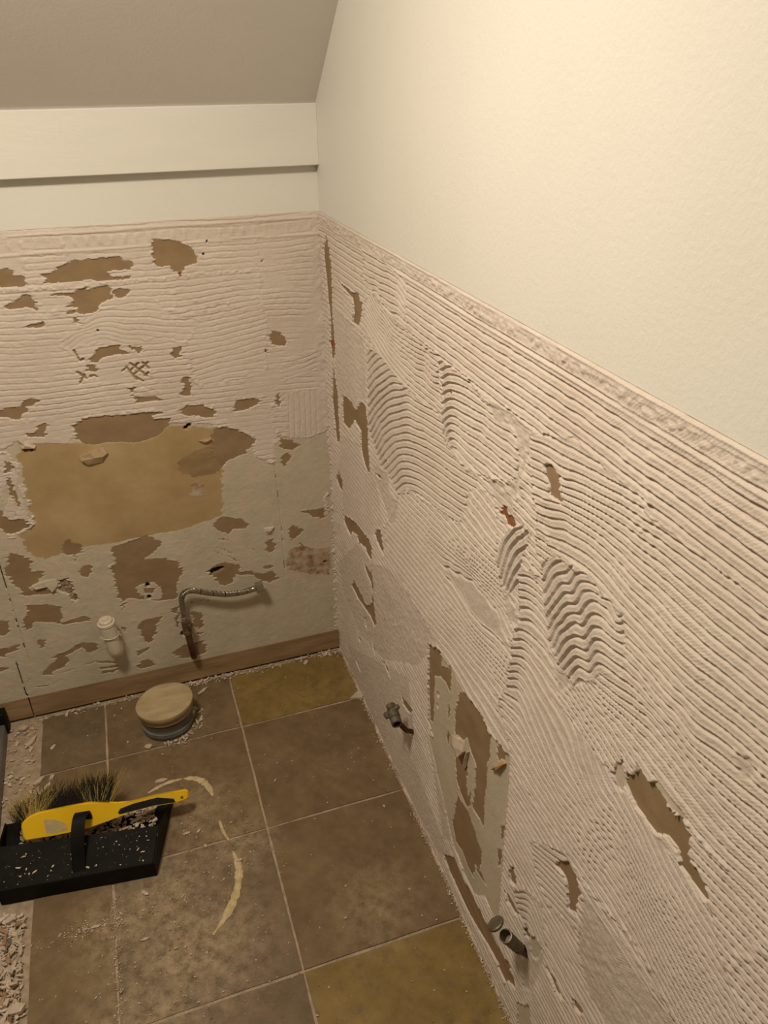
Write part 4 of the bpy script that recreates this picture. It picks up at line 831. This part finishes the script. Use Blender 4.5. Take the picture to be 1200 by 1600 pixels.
for s_, q in ((1, ((0.299, .003, 0), (0.300, 0, .041), (0.312, .074, .062), (0.331, .205, .007), (0.330, .205, 0))), (-1, ((0.001, .003, 0), (0, 0, .041), (-0.010, .090, .064), (-0.031, .205, .007), (-0.030, .205, 0)))):
    bm = bmesh.new(); slab(bm, [pl(*p) for p in q], tuple(PX * (.003 * s_))); bm_obj('side_wall', bm, black_pl, pan, bevel=0.0006)
def strap(bm, pts, width, th):
    prev = None
    pts = [Vector(p) for p in spline(pts, 5)]
    for i, p in enumerate(pts):
        t = (pts[min(i + 1, len(pts) - 1)] - pts[max(i - 1, 0)]).normalized(); n = PX.cross(t).normalized()
        q = [bm.verts.new(p + PX * (width / 2 * a) + n * (th / 2 * b)) for a, b in ((-1, -1), (1, -1), (1, 1), (-1, 1))]
        if prev:
            for k in range(4): bm.faces.new((prev[k], prev[(k + 1) % 4], q[(k + 1) % 4], q[k]))
        else: bm.faces.new(q)
        prev = q
    bm.faces.new(prev[::-1])
bm = bmesh.new(); strap(bm, [pl(.155, .010, .042), pl(.155, .030, .066), pl(.157, .055, .098), pl(.160, .078, .116), pl(.163, .096, .116), pl(.164, .108, .100), pl(.164, .112, .080)], .026, .005)
bm_obj('handle', bm, black_pl, pan, smooth=False)

# hand brush resting across the dustpan
BN = Vector((0.05, -0.80, 0.60)).normalized(); BP = Vector((-0.70, -0.452, 0.090))
def on_brush(x, y, lift=0.0):
    d = Vector(ROT.T @ _ray((x / 3.75, 1190 + y / 3.75))); o = Vector(CAM)
    t = (BP + BN * lift - o).dot(BN) / d.dot(BN); return o + d * t
br = empty('hand_brush', (-0.70, -0.452, 0.062)); tag(br, 'yellow hand brush with black grip and mixed bristles resting on the dustpan', 'brush')
OUT = [(122, 385), (130, 358), (165, 325), (220, 300), (380, 268), (520, 240), (600, 243), (690, 252), (770, 236), (900, 202), (1000, 182), (1092, 163), (1107, 172), (1105, 214), (1090, 227), (1020, 242), (900, 262), (760, 296), (690, 318), (640, 346), (580, 374), (500, 396), (320, 432), (152, 467), (138, 455)]
bm = bmesh.new(); slab(bm, [on_brush(*p) for p in OUT], tuple(BN * -.016)); bm_obj('brush_body', bm, yellow_pl, br, bevel=0.0028)
bm = bmesh.new(); slab(bm, [on_brush(x, y, .0012) for x, y in [(690, 300), (705, 276), (780, 247), (920, 211), (1018, 217), (1029, 238), (900, 257), (750, 296), (700, 310)]], tuple(BN * -.010)); bm_obj('grip', bm, rubber, br, bevel=0.0006)
bm = bmesh.new(); slab(bm, [on_brush(x, y, .0004) for x, y in [(255, 342), (312, 334), (390, 365), (396, 398), (330, 420), (272, 425)]], tuple(BN * -.002)); bm_obj('worn_label', bm, labelm, br)
hc = on_brush(1066, 210, .0004)
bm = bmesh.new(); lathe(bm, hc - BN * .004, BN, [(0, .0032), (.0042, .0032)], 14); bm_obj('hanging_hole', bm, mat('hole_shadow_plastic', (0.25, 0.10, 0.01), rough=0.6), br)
def bristles(name, m, spans, n, seed, L0):
    rr = random.Random(seed); V_ = []; F_ = []
    for (xa, xb, spl) in spans:
        for _ in range(n):
            t = rr.random(); x = xa + (xb - xa) * t
            yt = 300 - (x - 220) * 0.2 if x > 220 else 300 + (220 - x) * 0.45
            root = on_brush(x, yt + rr.uniform(4, 70), -.014)
            d = Vector((spl * (t - .5) * 2 + rr.uniform(-.16, .16), 0.88, rr.uniform(-.05, .30))).normalized()
            ln = L0 * rr.uniform(.75, 1.15)
            b = rr.uniform(-.35, .15)
            pts = [root, root + d * ln * .55, root + d * ln + Vector((rr.uniform(-.012, .012), 0, b * ln * .5))]
            o = len(V_); w = rr.uniform(.00028, .0005)
            for p, k in zip(pts, (1, .85, .45)):
                V_ += [tuple(p + Vector((w * k, 0, 0))), tuple(p + Vector((-w * .5 * k, 0, w * .87 * k))), tuple(p + Vector((-w * .5 * k, 0, -w * .87 * k)))]
            for r in (0, 3):
                for k in range(3): F_.append((o + r + k, o + r + (k + 1) % 3, o + r + 3 + (k + 1) % 3, o + r + 3 + k))
    me = bpy.data.meshes.new(name); me.from_pydata(V_, [], F_); o = link(name, me, m, br); o['kind'] = 'stuff'; return o
bristles('bristles', br_black, [(240, 560, .1), (540, 640, .2)], 900, 3, .070)
bristles('bristles', br_yel, [(130, 255, .55), (500, 640, .45)], 330, 4, .076)
bristles('bristles', br_black, [(100, 150, .3)], 160, 5, .055)

# grey rail at the left edge
bm = bmesh.new(); slab(bm, [(-0.935, -0.012, 0.0), (-0.893, -0.012, 0.0), (-0.880, -0.80, 0.0), (-0.921, -0.80, 0.0)], (0, 0, .032))
rail = empty('metal_rail', (-0.90, -0.4, 0)); tag(rail, 'grey metal rail lying along the floor at the left edge', 'rail')
bm_obj('rail_body', bm, greymetal, rail, bevel=.003)
bm = bmesh.new(); slab(bm, [(-0.936, -0.010, 0.0), (-0.887, -0.010, 0.0), (-0.887, -0.040, 0.0), (-0.936, -0.040, 0.0)], (0, 0, .065)); bm_obj('end_block', bm, black_pl, rail, bevel=.003)

# old sealant left where the toilet stood
def residue(pts, w, label, h=.0022):
    sp_ = spline(pts, 6); V_ = []; F_ = []; rr = random.Random(len(pts) * 3)
    for i, p in enumerate(sp_):
        a = np.array(sp_[max(i - 1, 0)]); b = np.array(sp_[min(i + 1, len(sp_) - 1)]); t = (b - a) / np.linalg.norm(b - a); n = np.array((-t[1], t[0]))
        k = math.sin(math.pi * (i + .6) / (len(sp_) + .2)) ** .5 * rr.uniform(.7, 1.2)
        for s_, z in ((-1, .0002), (-.45, h * rr.uniform(.6, 1)), (.45, h * rr.uniform(.6, 1)), (1, .0002)):
            V_.append((p[0] + n[0] * w * k * s_ / 2, p[1] + n[1] * w * k * s_ / 2, z))
        if i:
            o = i * 4
            for s_ in range(3): F_.append((o - 4 + s_, o - 3 + s_, o + s_ + 1, o + s_))
    me = bpy.data.meshes.new('sealant_residue'); me.from_pydata(V_, [], F_)
    tag(link('sealant_residue', me, caulk), label, 'sealant', 'old sealant lines on the floor')
residue([(-0.409, -0.575), (-0.404, -0.61), (-0.409, -0.645), (-0.422, -0.68), (-0.445, -0.715), (-0.477, -0.748)], .017, 'long curved beige sealant line in the middle of the floor')
residue([(-0.486, -0.337), (-0.462, -0.345), (-0.444, -0.362), (-0.433, -0.386), (-0.428, -0.412)], .016, 'short curved pale sealant line above the end of the brush handle')
residue([(-0.570, -0.352), (-0.545, -0.342), (-0.520, -0.336), (-0.490, -0.336)], .010, 'thin pale sealant line behind the yellow brush handle', .0015)
residue([(-0.424, -0.485), (-0.421, -0.515), (-0.412, -0.545)], .007, 'faint short sealant trace between the two curved lines', .0012)

# --- loose plaster
def flake(rr, c, size, th, elong, tilt=.25, rot=None):
    n = rr.randint(4, 6); a0 = rr.uniform(0, 6.28) if rot is None else rot
    ca, sa = math.cos(a0), math.sin(a0); tx, ty = rr.uniform(-tilt, tilt), rr.uniform(-tilt, tilt)
    top = []
    for k in range(n):
        a = 2 * math.pi * k / n + rr.uniform(-.35, .35); r = rr.uniform(.7, 1.1) * size / 2
        x, y = r * math.cos(a) * elong, r * math.sin(a)
        x, y = x * ca - y * sa, x * sa + y * ca
        top.append((x, y, x * tx + y * ty))
    lift = -min(p[2] for p in top)
    V_ = [(c[0] + p[0], c[1] + p[1], c[2] + p[2] + lift + th) for p in top] + [(c[0] + p[0], c[1] + p[1], c[2] + p[2] + lift) for p in top]
    F_ = [tuple(range(n)), tuple(range(2 * n - 1, n - 1, -1))] + [(k, k + n, (k + 1) % n + n, (k + 1) % n) for k in range(n)]
    return V_, F_
def crumbs(name, sampler, n, smin, smax, m, label, seed, elong=2.2, pw=2.5, tilt=.35, mix=0.0):
    rr = random.Random(seed); V_ = []; F_ = []; MI_ = []
    for _ in range(n):
        c = sampler(rr); s_ = smin + (smax - smin) * rr.random() ** pw
        v_, f_ = flake(rr, c, s_, s_ * rr.uniform(.12, .4), rr.uniform(1, elong), tilt)
        o = len(V_); V_ += v_; F_ += [tuple(i + o for i in f) for f in f_]; MI_ += [1 if rr.random() < mix else 0] * len(f_)
    me = bpy.data.meshes.new(name); me.from_pydata(V_, [], F_); me.update()
    o = link(name, me, m); tag(o, label, 'debris', kind='stuff')
    if mix > 0:
        me.materials.append(chip_d); me.polygons.foreach_set('material_index', MI_)
    return o
def gauss(cx, cy, sx, sy): return lambda r: (min(-.012, r.gauss(cx, sx)), min(-.012, r.gauss(cy, sy)), .0006)
def uni(x0, x1, y0, y1, z0=.0006, z1=.0006): return lambda r: (r.uniform(x0, x1), r.uniform(y0, y1), r.uniform(z0, z1))
crumbs('plaster_rubble', uni(-.866, -.824, -1.25, -.575, -.003, .006), 1500, .0015, .010, chip_m, 'pale broken adhesive rubble filling the floor channel below the dustpan', 11, 4.0, 1.6, .6, .07)
crumbs('plaster_rubble', uni(-.889, -.818, -.30, -.02, -.003, .001), 190, .0015, .009, chip_m, 'sparse rubble in the floor channel between dustpan and back wall', 13, 2.5, 2.4)
def edge_back(r):
    x = r.choice([r.uniform(-.44, -.005), r.uniform(-.44, -.30), r.uniform(-.06, -.004), r.uniform(-.82, -.44)]); return (x, -abs(r.gauss(0, .010)) - .003, r.uniform(-.002, .003))
crumbs('plaster_crumbs', edge_back, 800, .0012, .0065, chip_m, 'line of pale crumbs along the foot of the back wall', 14, 3, 2.2)
def edge_right(r):
    return (-abs(r.gauss(0, .006)) - .003, -r.uniform(.0, 1.6), r.uniform(-.002, .003))
crumbs('plaster_crumbs', edge_right, 1700, .0006, .0034, chip_m, 'line of pale crumbs along the foot of the right wall', 15, 2.5, 2.2)
def around(r):
    a = r.uniform(-1.9, 1.2); d = .066 + abs(r.gauss(0, .012)); return (-.503 + d * math.cos(a), min(-.008, -.142 + d * math.sin(a)), .0006)
crumbs('plaster_crumbs', around, 130, .002, .008, chip_m, 'pale crumbs scattered around the soil pipe stub', 16, 3, 2)
def floorwide(r):
    while True:
        p = floorwide0(r)
        if not (-.88 < p[0] < -.51 and -.60 < p[1] < -.30) and p[0] > -.81 and math.hypot(p[0] + .503, p[1] + .142) > .075: return p
def floorwide0(r):
    k = r.random()
    if k < .35: return gauss(-.56, -.70, .10, .14)(r)
    if k < .50: return gauss(-.70, -.655, .06, .008)(r)
    if k < .62: return gauss(-.655, -.70, .006, .10)(r)
    if k < .72: return gauss(-.45, -.50, .06, .10)(r)
    return (r.uniform(-.80, -.02), r.uniform(-1.3, -.03), .0006)
crumbs('dust_crumbs', floorwide, 3200, .0007, .0036, chip_m, 'fine pale crumbs and dust scattered over the slate tiles', 17, 2, 3.5, .35, .2)
def in_pan(r):
    p = pl(r.uniform(.01, .295), r.uniform(.06, .18), 0.003); k = r.random(); return (p.x, p.y, .004 + .016 * k * max(0.1, (1 - abs(p.x + .60) / .2)))
crumbs('dustpan_rubble', in_pan, 1100, .002, .012, chip_m, 'pale plaster chips swept into the black dustpan', 19, 3, 1.8)
def on_hood(r):
    x, y = r.uniform(.01, .295), r.uniform(.005, .07); p = pl(x, y, .0444 + y * .29); return tuple(p)
crumbs('hood_dust', on_hood, 110, .0006, .0045, chip_m, 'white plaster specks on the black dustpan hood', 20, 3, 3, .1)

# larger loose chips, each a thing of its own
def chip(px, size, elong, rot, label, th=.004, z=.0006, m=chip_m, group='loose plaster chips on the floor'):
    p = px_to(px, 2, z); rr = random.Random(int(px[0] * 31 + px[1]))
    v_, f_ = flake(rr, (0, 0, 0), size, th, elong, .08, rot)
    me = bpy.data.meshes.new('plaster_chip'); me.from_pydata(v_, [], f_); me.update()
    o = link('plaster_chip', me, m); o.location = (p[0], p[1], z); tag(o, label, 'chip', group)
chip((562, 1089), .030, 1.9, .1, 'largest pale plaster slab against the right wall near the far corner', .007)
chip((470, 1030), .012, 4.5, .15, 'long pale sliver along the back wall left of the corner', .003)
chip((478, 1036), .016, 1.4, 1.0, 'pale triangular flake beside the long sliver at the back wall', .003)
chip((70, 1236), .013, 4.2, 1.0, 'longest pale stick in the floor channel above the brush bristles', .005)
chip((62, 1222), .011, 3.8, .65, 'second pale stick crossing the chips above the brush bristles', .006)
chip((79, 1240), .008, 3.5, 1.0, 'thin pale stick right of the longest stick above the bristles', .005)
chip((82, 1217), .014, 1.4, .7, 'chunky pale chip at the tile corner above the brush', .007)
chip((49, 1160), .013, 3.6, .95, 'pale stick leaning in the channel near the back wall', .005)
chip((37, 1139), .016, 1.8, .1, 'flat pale chip in the channel at the foot of the back wall', .005)
chip((83, 1168), .009, 2.4, .9, 'single pale chip on the leftmost tile by the channel', .003)
chip((105, 1117), .010, 2.4, 1.3, 'curled white flake at the back wall left of the soil pipe', .004)
chip((115, 1111), .007, 3.0, .4, 'thin white curl beside the curled flake at the back wall', .003)
chip((232, 1168), .014, 1.6, .1, 'pale chip directly in front of the soil pipe stub', .005)
chip((251, 1221), .010, 3.4, -.05, 'pale stick just behind the brush handle', .004)
chip((292, 1303), .009, 2.4, .1, 'pale chip on the tiles right of the dustpan', .003)
chip((311, 1299), .007, 2.0, .6, 'small chip beside another right of the dustpan', .003)
chip((321, 1323), .009, 1.5, -1.0, 'round pale chip at the tile joint right of the dustpan', .004)
chip((375, 1345), .008, 2.0, .0, 'pale chip next to the long curved sealant line', .004)
chip((226, 1396), .009, 2.4, -.9, 'pale flake on the tile below the dustpan corner', .003)
chip((226, 1468), .008, 2.6, .1, 'flat pale flake in the dusty patch below the dustpan', .002)
chip((151, 1448), .007, 3.8, .05, 'thin stick on the tile near the lower dust line', .002)
chip((10, 1465), .012, 5.0, -1.1, 'long grey splinter at the left edge of the rubble channel', .006, m=greymetal)
chip((25, 1580), .022, 1.8, .1, 'largest pale lump low in the rubble channel', .008, z=.006)
chip((17, 1440), .016, 1.4, .6, 'pale square lump high in the rubble channel below the dustpan', .007, z=.006)
chip((318, 1080), .010, 4.0, .7, 'pale stick leaning beside the soil pipe stub at the wall', .004)
for p_, l_ in (((190, 1108), 'tiny pale chip on the small tile left of the soil pipe'), ((200, 1160), 'tiny pale chip on the tile joint left of the soil pipe'), ((430, 1220), 'tiny pale chip on the tile right of the long joint behind the sealant'),
               ((600, 1260), 'tiny pale chip on the third tile near the right wall'), ((540, 1385), 'tiny pale chip alone in the middle of the large brown tile'), ((640, 1390), 'bright tiny chip on the brown tile near the right wall'),
               ((540, 1435), 'pale chip on the dusty lower edge of the brown tile'), ((420, 1035), 'tiny chip at the back wall right of the soil pipe'), ((150, 1560), 'tiny chip on the lowest left tile'),
               ((290, 1480), 'pale crumb in the dusty tile below the sealant line'), ((275, 1482), 'rounded crumb left of another in the dusty tile'), ((560, 1170), 'tiny pale chip on the second tile along the right wall')):
    chip(p_, random.uniform(.004, .006), random.uniform(1.2, 2.2), random.uniform(0, 3), l_, .002)

# curled paper scrap and lumps on the walls
def wall_scrap(name, pts, mapper, th, m, label, cat):
    P_ = [Vector(mapper(p)) for p in pts]; c = sum(P_, Vector()) / len(P_)
    n = Vector((0, -1, 0)) if abs(P_[0].y) < .02 else Vector((-1, 0, 0))
    bm = bmesh.new(); lo = [bm.verts.new(p) for p in P_]
    mid = [bm.verts.new(p + n * th * (.7 + .5 * math.sin(i * 2.1))) for i, p in enumerate(P_)]; top = bm.verts.new(c + n * th * 1.3)
    for i in range(len(P_)):
        j = (i + 1) % len(P_); bm.faces.new((lo[i], lo[j], mid[j], mid[i])); bm.faces.new((mid[i], mid[j], top))
    bm.faces.new(lo[::-1])
    return tag(bm_obj(name, bm, m), label, cat)
paper = mat('paper_scrap', (0.40, 0.285, 0.15), (0.52, 0.40, 0.25), rough=0.85, scale=30)
offw = lambda p: tuple(np.array(px_to(p, 1, -.0008)))
offr = lambda p: tuple(np.array(px_to(p, 0, -.0008)))
wall_scrap('paper_scrap', Rr((530, 485), (600, 450), (690, 425), (720, 455), (690, 475), (690, 520), (590, 535), (545, 505)), offw, .009, paper, 'curled beige paper scrap peeling off the bare tan board', 'paper scrap')
wall_scrap('adhesive_flake', Rr((120, 370), (160, 395), (240, 408), (235, 425), (150, 425), (125, 400)), offw, .008, chip_m, 'white flake above the pair of screw holes on the tan board', 'flake')
wall_scrap('paper_scrap', Ss((215, 375), (300, 360), (300, 382), (250, 392)), offw, .007, paper, 'small curled paper flap at the right end of the tan board', 'paper scrap')
wall_scrap('adhesive_flake', Ss((660, 985), (715, 950), (722, 970), (690, 1000)), offw, .006, chip_m, 'white adhesive flake left of the thin vertical board joint', 'flake')
wall_scrap('adhesive_flake', M4((635, 700), (660, 705), (700, 745), (708, 800), (685, 830), (650, 800), (630, 750)), offr, .010, chip_m, 'pale lump of adhesive on the torn board above the lower pipework', 'flake')
wall_scrap('adhesive_flake', M4((718, 800), (728, 805), (708, 900), (696, 895)), offr, .006, chip_m, 'pale sliver hanging below the adhesive lump on the torn board', 'flake')
wall_scrap('paper_scrap', M4((870, 905), (900, 875), (935, 858), (945, 872), (910, 905), (875, 912)), offr, .008, mat('tan_chip', (0.48, 0.28, 0.13), (0.55, 0.34, 0.17), rough=.8), 'orange tan chip stuck on the torn board of the right wall', 'paper scrap')
wall_scrap('adhesive_flake', Tt((215, 410), (290, 375), (380, 360), (385, 400), (350, 445), (330, 430), (320, 395), (240, 425)), offw, .006, facing, 'torn facing flap beside the crumbled hole in the back wall', 'flake')
